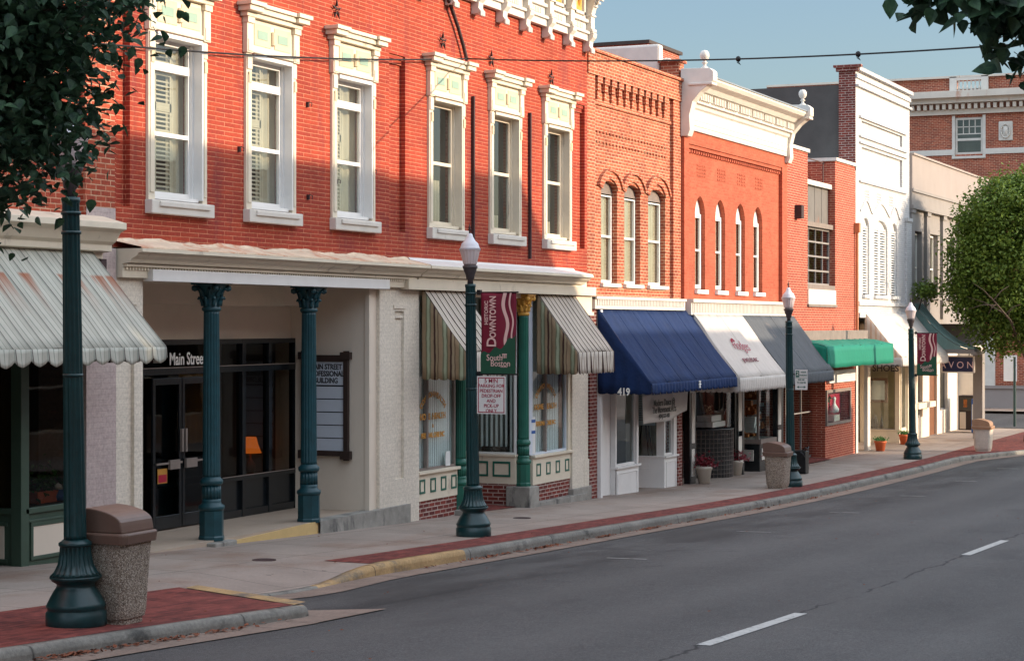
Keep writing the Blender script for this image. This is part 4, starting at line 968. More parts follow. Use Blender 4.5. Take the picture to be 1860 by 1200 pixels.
# ================================================================ BUILDING B: rough orange brick, navy awning
XB0, XB1 = XA1 + .01, FX(1237)
B = thing('brick_building', (XB0, 15.5, g(42)), 'rough orange brick building with stepped brick corbels, three arched windows and a navy awning', 'building')
TB = 9.2
ops = [(FX(1098), FX(1127)), (FX(1140), FX(1169)), (FX(1183), FX(1214))]
mb = MB(); wall(mb, XB0+.45, XB1-.55, 3.95, TB-.45, 15.58, [(a, b, 4.28, 6.52) for a, b in ops], .22)
for a, b in ops: archfill(mb, a, b, 6.3, 6.52, 15.58, .22)
for x0, x1 in ((XB0, XB0+.45), (XB1-.55, XB1)):
    wall(mb, x0, x1, 3.7, TB-.3, 15.5); mb.quad((x1,15.5,3.7),(x1,15.6,3.7),(x1,15.6,TB),(x1,15.5,TB)); mb.quad((x0,15.5,3.7),(x0,15.5,TB),(x0,15.6,TB),(x0,15.6,3.7))
mb.box(XB0, XB1, 15.47, 15.75, TB-.48, TB); mb.box(XB0, XB1, 15.42, 15.75, TB, TB+.07)
n_ = 11; x = XB0 + .62; stp = (XB1 - XB0 - 1.35)/n_
for k in range(n_):                               # stepped corbels
    xx = x + stp*k + .04
    mb.box(xx-.10, xx+stp-.24, 15.475, 15.6, 8.58, TB-.44); mb.box(xx-.05, xx+stp-.29, 15.50, 15.6, 8.42, 8.579); mb.box(xx, xx+stp-.34, 15.53, 15.6, 8.24, 8.419)
mb.box(XB0+.452, XB1-.552, 15.545, 15.6, 8.12, 8.2)
for z in (7.52, 7.30):
    xx = XB0 + .7
    while xx < XB1 - .8: mb.box(xx, xx+.1, 15.555, 15.6, z, z+.05); xx += .2
mb.build('wall', M['brickB'], B)
mb = MB()
for a, b in ops:                                  # raised brick arches
    c = (a+b)/2; hw = (b-a)/2
    for r0, r1, y in ((hw+.0, hw+.22, 15.54), (hw+.22, hw+.30, 15.50)):
        n = 16
        for i in range(n):
            t0 = math.pi*(.10 + .80*i/n); t1 = math.pi*(.10 + .80*(i+1)/n)
            P4 = [(c - r*math.cos(t), 6.22 + (r*math.sin(t))*.72) for r, t in ((r0, t0), (r0, t1), (r1, t1), (r1, t0))]
            mb.prism(P4, 'y', y, 15.6)
mb.build('brick_arch', M['brickB'], B)
for i, (a, b) in enumerate(ops):
    w_ = window(B, a+.02, b-.02, 4.30, 6.25, 15.70, M['white'], bar=.06, rails=[5.32], thin=.05)
    mb = MB(); mb.box(a-.06, b+.08, 15.50, 15.62, 4.20, 4.285); mb.build('window_sill', M['offwhite'], w_, bevel=.01)
    mb = MB(); mb.box(a, b, 15.70, 15.82, 6.22, 6.54); mb.build('arch_infill', M['fascia'], w_)
    mb = MB(); mb.smooth = True; mb.grid(lambda u, v: (a + .45 + .75*u, 15.79 + .015*math.sin(u*25), 4.2 + 2.2*v), 30, 2); mb.build('curtain', M['curtain'], w_)
    room(w_, a-.1, b+.4, 15.77, 16.8, 4.2, 6.6, M['greywall'])
shell(B, XB0, XB1, 15.5, 32, -1.4, TB-.15, M['brickL'])
mb = MB(); mb.box(XB0+.1, XB1-.1, 15.36, 15.6, 3.72, 3.97); mb.box(XB0+.1, XB1-.1, 15.32, 15.6, 3.93, 3.99); xx = XB0+.2
while xx < XB1-.25: mb.box(xx, xx+.05, 15.335, 15.36, 3.80, 3.925); xx += .1
mb.build('storefront_beam', M['offwhite'], B)
zg = lambda x: sz(x, 15.3)
boxes(B, 'brick_pier', M['brickBase'], [(XB0, XB0+.42, 15.44, 15.75, -1.2, 3.72), (XB1-.30, XB1, 15.47, 15.75, -1.2, 3.72)])
mb = MB(); xd0 = XB0+.43; xs1 = FX(1118); xs2 = FX(1160)
mb.box(xd0, xd0+.12, 15.36, 15.5, -.6, 3.7)
def panelbox(mb, a, b, y, z0, z1):                # raised-and-fielded wooden panel
    mb.box(a, b, y, y+.1, z0, z1); mb.box(a+.12, b-.12, y-.015, y, z0+.17, z0+.19); mb.box(a+.12, b-.12, y-.015, y, z1-.12, z1-.10); mb.box(a+.12, a+.14, y-.015, y, z0+.19, z1-.12); mb.box(b-.14, b-.12, y-.015, y, z0+.19, z1-.12)
zs_ = FZ(1140, 848); 
panelbox(mb, xs1, xs2, 15.5, -.9, zs_); mb.box(xs1-.02, xs2+.02, 15.44, 15.62, zs_, zs_+.045); mb.box(xs1, xs1+.08, 15.5, 15.62, zs_+.045, 3.7); mb.box(xs2-.12, xs2, 15.5, 15.62, zs_+.045, 3.7)
mb.box(xs1-.45, xs1-.002, 15.62, 15.72, -.9, 3.7); mb.box(xs1-.001, xs1+.06, 15.5, 16.4, -.9, zs_+.04)
mb.box(XB0+.4, XB1-.3, 15.52, 15.62, 2.55, 3.72)
xr0, xr1 = FX(1207), XB1-.30; zr = FZ(1225, 828)
panelbox(mb, xr0, xr1, 15.5, -.9, zr); mb.box(xr0-.03, xr1, 15.44, 15.62, zr, zr+.045); mb.box(xr0, xr0+.07, 15.5, 15.6, zr+.045, 3.7); mb.box(xr1-.22, xr1, 15.5, 15.6, zr+.045, 3.7)
# splayed return of the right-hand window box
xq = YX(1160, xr0 - .35)
ax, ay, bx, by = xr0, 15.5, xr0 - .38, 16.62
def splay(mb, ax, ay, bx, by, z0, z1, th=.05, o=0):
    dx, dy = bx-ax, by-ay; L_ = math.hypot(dx, dy); nx, ny = dy/L_*th, -dx/L_*th
    mb.prism([(ax+o*nx, ay+o*ny), (bx+o*nx, by+o*ny), (bx+(o-1)*nx if 0 else bx-nx, by-ny), (ax-nx, ay-ny)], 'z', z0, z1)
splay(mb, ax, ay, bx, by, -.9, zr); splay(mb, ax, ay, ax+(bx-ax)*.16, ay+(by-ay)*.16, zr, 3.7); splay(mb, ax+(bx-ax)*.8, ay+(by-ay)*.8, bx, by, zr, 3.7); splay(mb, ax, ay, bx, by, zr, zr+.05, .07)
for t0, t1, z0, z1 in ((.3, .85, .0, .02), (.3, .85, zr-.15, zr-.13), (.3, .32, .02, zr-.15), (.83, .85, .02, zr-.15)):
    splay(mb, ax+(bx-ax)*t0-.012, ay+(by-ay)*t0-.004, ax+(bx-ax)*t1-.012, ay+(by-ay)*t1-.004, z0, z1, .04)
mb.build('white_shopfront', M['white'], B, bevel=.004)
w_ = window(B, xs1+.06, xs2-.10, zs_+.045, 3.6, 15.55, M['white'], bar=.05, gmat=M['glass'], name='shop_window'); w_ = window(B, xr0+.05, xr1-.2, zr+.045, 3.6, 15.55, M['white'], bar=.05, gmat=M['glass'], name='shop_window')
mb = MB(); splay(mb, ax+.02, ay, bx+.02, by, zr+.05, 3.6, .008); mb.build('pane', M['glass'], w_)
dr = window(B, xd0+.13, xs1-.46, FZ(1095,893,15.7), 2.35, 15.70, M['red'], bar=.13, gmat=M['clearglass'], name='red_door')
mb = MB(); zd = FZ(1095,893,15.7); mb.box(xd0+.14, xs1-.47, 15.69, 15.72, zd, zd+.30); mb.box(xs1-.56, xs1-.52, 15.62, 15.68, zd+.9, zd+1.3); mb.build('kick_plate', M['red'], dr)
room(B, XB0+.5, xs2-.02, 15.8, 19.5, -.9, 3.6, M['greywall']); room(B, xr0-.1, XB1-.1, 16.0, 19.5, -.3, 3.6, plain('pale_room', S(170,166,152), .8), openx=True); mb = MB(); mb.quad((xs2,17.0,-.9),(xr0,17.0,-.9),(xr0,17.0,3.7),(xs2,17.0,3.7)); mb.quad((xs2,15.5,-.9),(xs2,17,-.9),(xs2,17,3.7),(xs2,15.5,3.7)); mb.build('entrance_wall', M['creamwall'], B)
ba = awning(B, XB0+.40, FX(1338, 14.2), 15.42, 3.72, 14.2, 2.13, 1.90, M['blue'], scal=.2, sag=.03, cut=.05, seams=5, label='navy blue canvas awning')
text('419', .22, (XB0+.365, YX(1133, XB0+.36), ZX(1133, 712, XB0+.36)), (0,-1,0), (0,0,1), M['whiteink'], 'lettering', ba, sx=.85, bold=.006)
mb = MB(); xz = FX(1271, 14.16); zz = 2.04
for k in range(6): a = k*math.pi/3; mb.tube([(xz, 14.16, zz), (xz+.06*math.cos(a), 14.155, zz+.09*math.sin(a))], .016)
mb.build('white_emblem', M['whiteink'], ba)
t = thing('hanging_banner', (FX(1200), 15.4, 2.0), 'white cloth banner with dark dance school lettering hanging under the navy awning', 'banner')
bx0, bx1 = FX(1158), FX(1253, 15.3); mb = MB(); mb.smooth = True
mb.grid(lambda u, v: (bx0 + (bx1-bx0)*u, 15.36 + .03*math.sin(u*9 + v), 1.14 + .42*max(0,u-.55) + (.70 - .30*max(0,u-.55))*v), 40, 6); mb.build('cloth', M['paper'], t, solid=.006)
for s_, z, q in (('Modern Dance @', 1.58, .21), ('The Movement Arts', 1.42, .21), ('(434) 517-4401', 1.27, .13)):
    text(s_, q, ((bx0+bx1)/2 - .25, 15.31, z), (1,0,0), (0,0,1), M['ink'], 'lettering', t, sx=.95, bold=.004)
t = thing('easel_sign', (FX(1170,16.9), 16.6, -.1), 'pale notice board on a black easel inside the white shopfront', 'easel')
xe_ = YX(1172, xr0+.3); mb = MB(); mb.box(xr0+.22, xr0+.25, xe_-.27, xe_+.27, 1.0, 2.0); bd = mb.build('board', M['board'], t)
mb = MB()
for k in range(14): mb.box(xr0+.215, xr0+.22, xe_-.2, xe_+.2, 1.12+k*.055, 1.135+k*.055)
mb.build('printed_lines', M['fascia'], bd); mb = MB()
for dy in (-.22, .22): mb.tube([(xr0+.3, xe_+dy, .0), (xr0+.3, xe_+dy*.2, 1.3)], .018)
mb.tube([(xr0+.6, xe_, .0), (xr0+.3, xe_, 1.2)], .018); mb.build('easel_legs', M['plastic'], t)
t = thing('dress_display', (FX(1224,16.2), 16.2, .3), 'plum and maroon draped clothing in the white shop window', 'display')
mb = MB(); mb.smooth = True; mb.lathe([(.22,0),(.26,.2),(.17,.8),(.08,1.0),(.16,1.2),(.13,1.4),(0,1.5)], (FX(1226,16.0), 16.1, .25), 24, 7, .25); mb.build('dress', M['purple'], t)
mb = MB(); xx = FX(1213,15.8); mb.box(xx, xx+.28, 15.75, 15.76, 1.25, 1.75); mb.box(xx-.1, xx, 15.75, 15.76, .45, .8); mb.build('poster', M['tan'], t)

# ================================================================ BUILDING C: smooth orange brick, white metal cornice
XC0, XC1 = XB1 + .01, FX(1425)
Cb = thing('brick_building', (XC0, 15.4, g(50)), 'smooth orange brick building with a big white cornice topped by two ball finials', 'building')
YC = 15.42
ops = [(FX(p0), FX(p1)) for p0, p1 in ((1264, 1282), (1301, 1318.5), (1338, 1354.5), (1370, 1386))]
mb = MB(); wall(mb, XC0+.35, XC1-.5, 3.9, 8.15, YC+.1, [(a, b, 4.24, 6.55) for a, b in ops], .16)
for a, b in ops: archfill(mb, a, b, 6.12, 6.55, YC+.1, .16, p=1.75)
for x0, x1 in ((XC0, XC0+.35), (XC1-.5, XC1)):
    wall(mb, x0, x1, 3.4, 8.2, YC); mb.quad((x0,YC,3.4),(x0,YC,8.2),(x0,YC+.12,8.2),(x0,YC+.12,3.4)); mb.quad((x1,YC,3.4),(x1,YC+.12,3.4),(x1,YC+.12,8.2),(x1,YC,8.2))
mb.box(XC0+.35, XC1-.5, YC, YC+.12, 7.75, 8.2); mb.box(XC0+.35, XC1-.5, YC+.03, YC+.12, 7.66, 7.74)
xx = XC0+.5
while xx < XC1-.6: mb.box(xx, xx+.09, YC+.045, YC+.12, 7.56, 7.63); xx += .18
mb.build('wall', M['brickC'], Cb)
mb = MB()
for a, b in ops:                                  # sunk square of patterned brick above each window
    c = (a+b)/2 + .1
    for i in range(5):
        for j in range(4): mb.box(c-.35+i*.15, c-.25+i*.15, YC+.088, YC+.101, 7.02+j*.085, 7.07+j*.085)
mb.build('brick_pattern', M['brickC'], Cb)
for a, b in ops:
    w_ = window(Cb, a+.01, b-.01, 4.27, 6.12, YC+.20, M['white'], bar=.10, rails=[5.22], thin=.05, d=.05)
    mb = MB(); mb.box(a+.003, b-.003, YC+.23, YC+.27, 6.10, 6.56); mb.box(a-.04, b+.06, YC+.02, YC+.2, 4.14, 4.24); mb.build('arched_head', M['white'], w_)
    mb = MB(); mb.box(a+.1, b-.1, YC+.3, YC+.31, 4.2, 6.2); mb.build('blind', M['curtain'], w_)
shell(Cb, XC0, XC1, YC+.05, 32, -1.4, 9.0, M['brickL'])
x0, x1 = XC0-.02, XC1+.05
mb = MB(); mb.prism([(15.46, 8.08), (15.36, 8.08), (15.33, 8.58), (15.28, 8.62), (15.26, 8.70), (15.18, 8.72), (15.18, 8.76), (15.2, 8.78), (15.2, 8.97), (15.1, 9.0), (15.02, 9.10), (14.86, 9.17), (14.80, 9.25), (14.80, 9.33), (15.46, 9.33)], 'x', x0+.3, x1-.3)
xx = x0 + .36; k = 0
while xx < x1 - .4:
    k += 1
    if k % 8: mb.box(xx, xx+.07, 15.11, 15.2, 8.79, 8.96)
    xx += .135
for z in (8.2, 8.33, 8.46): mb.box(x0+.3, x1-.3, 15.335, 15.36, z, z+.012)
cn = mb.build('cornice', M['offwhite'], Cb, bevel=.006)
mb = MB(); mb.add([(x0+.2,14.78,9.335),(x1-.2,14.78,9.335),(x1-.2,16.0,9.55),(x0+.2,16.0,9.55)], [(0,1,2,3)]); mb.box(x0+.2, x1-.2, 14.77, 14.81, 9.30, 9.335); mb.build('cornice_roof', M['roofgrey'], cn)
for xa in (x0-.02, x1-.30):
    mb = MB(); mb.prism([(15.5, 7.9), (15.32, 7.9), (15.26, 8.05), (15.28, 8.4), (15.2, 8.72), (15.0, 8.95), (14.8, 9.1), (14.68, 9.2), (14.68, 9.42), (14.78, 9.50), (15.5, 9.52)], 'x', xa, xa+.32)
    mb.box(xa-.03, xa+.35, 14.70, 15.3, 9.1, 9.16); br = mb.build('end_console', M['offwhite'], cn, bevel=.012)
    mb = MB(); mb.smooth = True; mb.lathe([(.09,0),(.09,.03),(.04,.06),(.036,.12),(.075,.14),(.04,.17),(.036,.19),(.09,.23),(.115,.30),(.11,.37),(.07,.43),(0,.45)], (xa+.16, 14.95, 9.5), 24); mb.build('ball_finial', M['offwhite'], br)
mb = MB(); mb.box(XC0+.1, XC1-.1, 15.28, 15.5, 3.62, 3.92); mb.box(XC0+.1, XC1-.1, 15.22, 15.5, 3.92, 4.0); xx = XC0+.2
while xx < XC1-.2: mb.box(xx, xx+.06, 15.26, 15.28, 3.68, 3.90); xx += .12
mb.build('storefront_beam', M['offwhite'], Cb)
xm = FX(1348, 15.3); xfc = FX(1345, 14.15)
awning(Cb, XC0+.35, xm-.01, 15.3, 3.62, 14.15, 2.10, 1.75, M['canvascream'], scal=.15, sag=.02, seams=1, label='cream canvas awning with red script lettering')
awning(Cb, xm+.01, XC1+.2, 15.3, 3.62, 14.15, 2.10, 1.80, M['canvasgrey'], scal=.15, sag=.02, seams=1, label='slate grey canvas awning', sides=(0, 1))
aw = [o for o in Cb.children if o.name.startswith('awning')][0]
sl_ = Vector((0, 15.3-14.15, 3.62-2.10)).normalized(); nrm = Vector((0, -sl_.z, sl_.y))
def onaw(px, py):                                 # point on the sloping canvas seen at this pixel
    u = U(px); d_ = Vector((CT + u*ST, ST - u*CT, -(py-HOR)/F)); P0 = Vector((0, 15.3, 3.62)); C0 = Vector((0,0,CAMZ)); t_ = (P0-C0).dot(nrm)/d_.dot(nrm); return C0 + d_*t_ + nrm*.03
text('Hodges', .42, onaw(1344, 629), (1,0,-.0), sl_, M['signred'], 'lettering', aw, sx=.95, bold=-.004, warp=lambda x, y: (x + y*.3, y - .06*x))
mb = MB(); hc = onaw(1331, 622); mb.tube([hc + sl_*(.10*math.sin(k*.5)) + Vector((.03*k - .1, 0, 0)) for k in range(7)], .018, 5); mb.build('lettering_swash', M['signred'], aw)
text('JEWELERS INC', .17, onaw(1362, 655), (1,0,0), sl_, M['purple'], 'lettering', aw, sx=1.15)
# ground floor: black posts with white strips, curved black tile counter, shop windows
def bx(mb, p0, p1, y0, y1, z0, z1): mb.box(FX(p0, y0), FX(p1, y0), y0, y1, z0, z1)
boxes(Cb, 'black_post', M['black'], [(FX(1253,15.45), FX(1264,15.45), 15.45, 15.6, -1, 3.6), (FX(1335,15.6), FX(1341,15.6), 15.6, 15.75, -1, 3.6), (FX(1349,15.5), FX(1352,15.5), 15.5, 15.6, -1, 3.6), (FX(1413,15.45), FX(1423,15.45), 15.45, 15.6, -1, 3.6)])
boxes(Cb, 'black_header', M['black'], [(XC0+.1, XC1-.1, 15.5, 15.62, 2.3, 3.6)])
for z0, z1 in ((1.9, 3.6), (.5, 1.72), (-.30, .36)):
    boxes(Cb, 'white_strip', M['offwhite'], [(FX(1257,15.43), FX(1262,15.43), 15.43, 15.45, z0, z1), (FX(1342,15.48), FX(1348,15.48), 15.48, 15.5, z0+.1, z1+.1), (FX(1414,15.43), FX(1419,15.43), 15.43, 15.45, z0+.1, z1+.1)])
xk = FX(1298, 15.9); mb = MB(); mb.smooth = True
mb.lathe([(.98, 0), (.98, 1.25), (1.0, 1.26), (1.0, 1.30), (0, 1.30)], (xk+.1, 16.45, g(48)-.05), 40, cap=False); mb.build('curved_tile_counter', M['black'], Cb)
mb = MB(); cz = g(48)-.05
for k in range(12):
    zz = cz + .03 + .112*k
    mb.lathe([(.975, zz-cz), (.985, zz-cz), (.985, zz-cz+.007), (.975, zz-cz+.007)], (xk+.1, 16.45, cz), 40, cap=False)
for k in range(54):
    a = 2*math.pi*k/54; mb.tube([(xk+.1+.981*math.cos(a), 16.45+.981*math.sin(a), cz), (xk+.1+.981*math.cos(a), 16.45+.981*math.sin(a), cz+1.25)], .005, 4)
mb.build('tile_grout', M['fascia'], [o for o in Cb.children if o.name.startswith('curved_tile')][0])
mb = MB(); bx(mb, 1322, 1334, 16.2, 16.3, -1, 3.6); mb.build('black_panel', M['black'], Cb)
mb = MB(); mb.smooth = True; mb.lathe([(.93, 1.33), (.93, 3.5)], (xk+.1, 16.45, g(48)-.05), 40, cap=False); mb.build('curved_pane', M['glass'], Cb)
xp0, xp1, xp2 = FX(1352, 15.9), FX(1378, 15.55), FX(1413, 15.5)
zp = FZ(1378, 798, 15.55)
mb = MB(); poly = [(xp0, 16.5), (xp1, 15.52), (xp2, 15.52), (xp2, 16.6)]
mb.prism(poly, 'z', -1, zp-.12); b1 = mb.build('black_bulkhead', M['black'], Cb, bevel=.01)
mb = MB(); mb.prism([(p[0]-.04, p[1]-.05) for p in poly], 'z', zp-.12, zp); mb.build('stone_sill', M['fascia'], b1)
mb = MB(); splay(mb, xp1-.10, 15.66, xp0+.15, 16.28, g(51)+.28, zp-.28, .03); mb.box(xp1+.15, xp2-.15, 15.50, 15.52, g(51)+.3, zp-.25); mb.build('white_panel', M['offwhite'], b1)
mb = MB(); splay(mb, xp1, 15.56, xp0, 16.5, zp, 3.5, .008); mb.box(xp1, xp2, 15.56, 15.568, zp, 3.5); mb.build('pane', M['glass'], b1); mb = MB(); mb.box(xp1-.03, xp1+.03, 15.54, 15.6, zp, 3.5); mb.build('corner_bar', M['fascia'], b1)
room(Cb, XC0+.2, XC1-.15, 16.6, 20, -.55, 3.5, M['tanwall'])
mb = MB(); mb.quad((XC0+.2,15.45,3.45),(XC1,15.45,3.45),(XC1,16.6,3.45),(XC0+.2,16.6,3.45)); mb.build('entrance_ceiling', M['greywall'], Cb)
mb = MB(); bx(mb, 1425, 1437, 15.6, 15.7, -1, 3.6); mb.build('side_post', M['stucco'], Cb)
t = thing('window_display', (FX(1395,15.9), 15.9, zp), 'orange and brown goods stacked behind glass in the black shopfront', 'display')
rn = random.Random(8)
mb = MB()
for k in range(46):
    x = rn.uniform(xp1+.1, xp2-.1); z = zp + rn.uniform(0, 1.7); s_ = rn.uniform(.04, .15); mb.box(x-s_, x+s_, 15.8+rn.uniform(0,.4), 16.25, z, z+s_*rn.uniform(.6, 1.6))
mb.build('goods', M['orange'], t)
mb = MB()
for k in range(16):
    x = rn.uniform(xp0, xp2-.1); z = zp + rn.uniform(0, .9); s_ = rn.uniform(.03, .09); mb.box(x-s_, x+s_, 15.75+rn.uniform(0,.4), 16.2, z, z+s_*2.5)
mb.build('pale_boxes', M['paper'], t)
t = thing('stacked_boxes', (xk, 15.7, .8), 'white boxes stacked on the curved black tile counter', 'boxes')
mb = MB(); zc_ = g(48)+1.28; mb.box(xk-.6, xk+.45, 15.75, 16.2, zc_, zc_+.14); mb.box(xk-.55, xk+.25, 15.8, 16.2, zc_+.15, zc_+.3); mb.build('white_box', M['paper'], t, bevel=.01)
mb = MB(); leaves(mb, [(xk-.35+rn.gauss(0,.06), 15.95+rn.gauss(0,.05), zc_+.45+rn.gauss(0,.08)) for _ in range(30)], .07, rnd=rn); mb.build('dried_flowers', M['tan'], t)
t = thing('shop_lettering', (FX(1362,15.9), 15.9, .9), 'pale letters ON on the glass of the black shopfront', 'lettering')
text('ON', .26, (FX(1360,16.0), 16.02, FZ(1360,777,16.0)), (.55,-.83,0), (0,0,1), M['tan'], 'lettering', t)

# ================================================================ BUILDING D: roman brick with recessed centre bay
XD0, XD1 = XC1 + .01, FX(1554)
Db = thing('brick_building', (XD0, 15.5, g(58)), 'narrow brick building with pale joints, a tall metal-framed window bay and a bright green awning', 'building')
xd1, xd2 = FX(1467), FX(1517, 15.75)
mb = MB(); wall(mb, XD0, xd1, 3.2, 8.4, 15.5); mb.quad((xd1,15.5,3.2),(xd1,15.9,3.2),(xd1,15.9,8.4),(xd1,15.5,8.4))
xpr = FX(1517); wall(mb, xpr, XD1, 3.2, 8.4, 15.5); mb.quad((xpr,15.5,3.2),(xpr,15.5,8.4),(xpr,16.6,8.4),(xpr,16.6,3.2)); mb.quad((xd1,16.6,7.0),(xpr,16.6,7.0),(xpr,16.6,8.4),(xd1,16.6,8.4))
wall(mb, xd1, xpr, 3.2, 3.95, 15.5); mb.build('wall', M['brickD'], Db)
mb = MB(); mb.box(XD0-.02, xd1+.05, 15.44, 15.9, 8.4, 8.5); mb.box(xpr-.05, XD1+.02, 15.44, 16.7, 8.4, 8.5); mb.box(xd1, xpr, 15.6, 16.0, 7.52, 7.66); mb.build('coping', M['offwhite'], Db)
mb = MB(); mb.box(xd1, xpr, 15.72, 15.8, 6.42, 7.52); 
for k in range(1, 4): x = xd1 + (xpr-xd1)*k/4; mb.box(x-.01, x+.01, 15.71, 15.72, 6.42, 7.52)
mb.build('spandrel_panel', M['spandrel'], Db)
mb = MB(); mb.box(xd1, xpr, 15.56, 15.8, 6.28, 6.42); mb.box(xd1, xpr, 15.5, 15.8, 4.42, 4.56); mb.build('window_ledge', M['fascia'], Db)
n_ = 4; w_ = window(Db, xd1+.01, xpr-.01, 4.56, 6.28, 15.68, M['stucco'], bar=.06, rails=[4.56+1.72*k/4 for k in (1,2,3)], vb=[xd1 + (xpr-xd1)*k/4 for k in (1,2,3)], thin=.05)
mb = MB(); mb.box(xd1+.1, xd1+.9, 15.9, 15.91, 4.6, 6.2); mb.build('curtain', M['greywall'], w_)
mb = MB(); mb.box(xd1+.003, xpr-.003, 15.47, 15.55, 3.98, 4.42); mb.build('white_panel', M['offwhite'], Db); mb = MB(); mb.box(xd1-.05, xpr+.05, 15.44, 15.55, 3.9, 3.98); mb.build('panel_ledge', M['fascia'], Db)
mb = MB(); 
for x in (xd1+.1, xd1+1.2, xpr-.1): mb.tube([(x, 15.85, 7.66), (x, 15.85, 8.35)], .02)
mb.tube([(xd1, 15.85, 8.35), (xpr, 15.85, 8.35)], .02); mb.build('railing', M['rustrail'], Db)
mb = MB(); x = FX(1452, 15.4); mb.box(x-.12, x+.14, 15.3, 15.5, FZ(1452, 398), FZ(1452, 374)); mb.build('wall_lamp_box', M['iron'], Db, bevel=.01)
mb = MB(); mb.tube([(XD1-.12, 15.42, 3.2), (XD1-.12, 15.42, 6.3)], .05, 8); mb.box(XD1-.22, XD1-.02, 15.33, 15.5, 6.3, 6.6); mb.build('downpipe', plain('copper_brown_pipe', S(190,120,80), .6), Db)
mb = MB(); mb.box(XD0, XD1, 15.1, 15.5, 2.92, 3.2); mb.build('fascia', M['fascia'], Db)
shell(Db, XD0, XD1, 16.62, 32, -1.6, 7.9, M['brickL'])
mb = MB(); e=.004; mb.quad((XD0+e,15.5,-1.5),(XD0+e,16.62,-1.5),(XD0+e,16.62,8.4),(XD0+e,15.5,8.4)); mb.quad((XD1-e,15.5,-1.5),(XD1-e,16.62,-1.5),(XD1-e,16.62,8.4),(XD1-e,15.5,8.4)); mb.build('side_wall', M['brickL'], Db)
awning(Db, XD0+.05, XD1, 15.1, 2.92, 14.3, 2.76, 2.16, M['canvasgreen'], scal=4, sag=.0, amp=.01, curve=.02, label='bright green box awning')
# ground floor: brick with glass display case, door
mb = MB(); a, b = FX(1500), FX(1543); xl_ = FX(1493, 15.6)
wall(mb, xl_, XD1-.08, -1.2, 2.95, 15.5, [(a, b, FZ(1520,768), FZ(1520,708), .3)]); mb.quad((xl_,15.5,-1.2),(xl_,15.5,2.95),(xl_,15.9,2.95),(xl_,15.9,-1.2)); wall(mb, FX(1476,15.9), FX(1491, 15.9), -1.2, 2.95, 15.9); mb.quad((FX(1476,15.9),15.9,-1.2),(FX(1476,15.9),15.9,2.9),(FX(1476,15.9),16.5,2.9),(FX(1476,15.9),16.5,-1.2))
mb.build('lower_wall', M['brickD'], Db)
z0, z1 = FZ(1520,770), FZ(1520,706)
mb = MB(); mb.box(a-.05, a+.06, 15.45, 15.52, z0, z1); mb.box(b-.06, b+.05, 15.45, 15.52, z0, z1); mb.box(a+.06, b-.06, 15.45, 15.52, z0, z0+.09); mb.box(a+.06, b-.06, 15.45, 15.52, z1-.09, z1)
dc = mb.build('display_case', M['fascia'], Db); mb = MB(); mb.box(a, b, 15.78, 15.795, z0, z1); mb.build('case_back', M['red'], dc); mb = MB(); mb.box(a+.05, b-.05, 15.49, 15.495, z0+.08, z1-.08); mb.build('pane', M['clearglass'], dc)
t = thing('figurine', ((a+b)/2, 15.65, z0+.1), 'white goose figurine on a small stand inside the red display case', 'figurine')
mb = MB(); mb.smooth = True; c = (a+b)/2; mb.lathe([(0,0),(.14,.04),(.16,.12),(.10,.22),(.05,.3),(.045,.4),(.07,.45),(.05,.5),(0,.52)], (c+.1, 15.65, z0+.32), 16, sx=1.2); mb.build('goose', M['paper'], t)
mb = MB(); mb.box(c-.25, c+.4, 15.55, 15.76, z0+.09, z0+.28); mb.build('stand', M['creamwall'], t); mb = MB(); leaves(mb, [(c-.45+rn.gauss(0,.1), 15.65, z0+.8+rn.gauss(0,.08)) for _ in range(40)], .07, rnd=rn); mb.build('leaves', M['leafplant'], t)
mb = MB(); mb.box(xl_+.15, XD1-.4, 15.4, 15.48, FZ(1520,694), FZ(1520,672)); t = tag(mb.build('notice_sign', M['paper'], None), 'white notice panel on the brick under the bright green awning', 'sign')
w_ = window(Db, XD0+.3, FX(1475, 15.95), -.62, 2.9, 15.95, M['stucco'], bar=.06, rails=[.75], vb=[FX(1456,15.95)], gmat=M['glass'], name='glass_door')
room(Db, XD0+.1, XD1-.1, 16.3, 19, -1, 2.9, M['greywall'])
mb = MB(); mb.quad((XD0+.1,15.3,-.62),(xl_,15.3,-.66),(xl_,16.3,-.6),(XD0+.1,16.3,-.56)); mb.build('entrance_paving', M['paver'], Db)

# ================================================================ BUILDING F: tall white painted brick
XF0, XF1 = XD1 + .01, FX(1652)
TF = 11.6
Fb = thing('brick_building', (XF0, 15.5, g(66)), 'tall narrow white painted brick building with louvred arched shutters and a cream awning reading SHOES', 'building')
sh = [(FX(1567), FX(1579)), (FX(1588), FX(1612)), (FX(1619), FX(1630))]
mb = MB(); wall(mb, XF0, XF1, 3.6, TF, 15.5, [(a, b, 4.35, 6.85) for a, b in sh] + [(FX(1565), FX(1639), 9.55, 9.95, .08), (FX(1565), FX(1639), 8.15, 9.1, .08)], .15)
for a, b in sh: archfill(mb, a, b, 6.5, 6.85, 15.5, .15)
for z, y in ((TF-.35, 15.44), (TF-.12, 15.36)): mb.box(XF0, XF1, y, 15.5, z, z+.12 if z < TF-.2 else TF)
mb.box(XF0, XF1, 15.40, 15.5, TF-.62, TF-.56)
for z in (10.02, 9.40, 9.2, 7.95): mb.box(FX(1560), XF1-.6, 15.43, 15.5, z, z+.06)
mb.box(XF1-.75, XF1, 15.42, 15.5, 3.6, 7.0); mb.box(XF1-.8, XF1+.02, 15.38, 15.5, 7.0, 7.12)
for px in (1571, 1593, 1615):
    x = FX(px); 
    for i in range(4):
        for j in range(4): mb.box(x+i*.16, x+i*.16+.08, 15.485, 15.5, 7.0+.42+j*.09, 7.0+.46+j*.09)
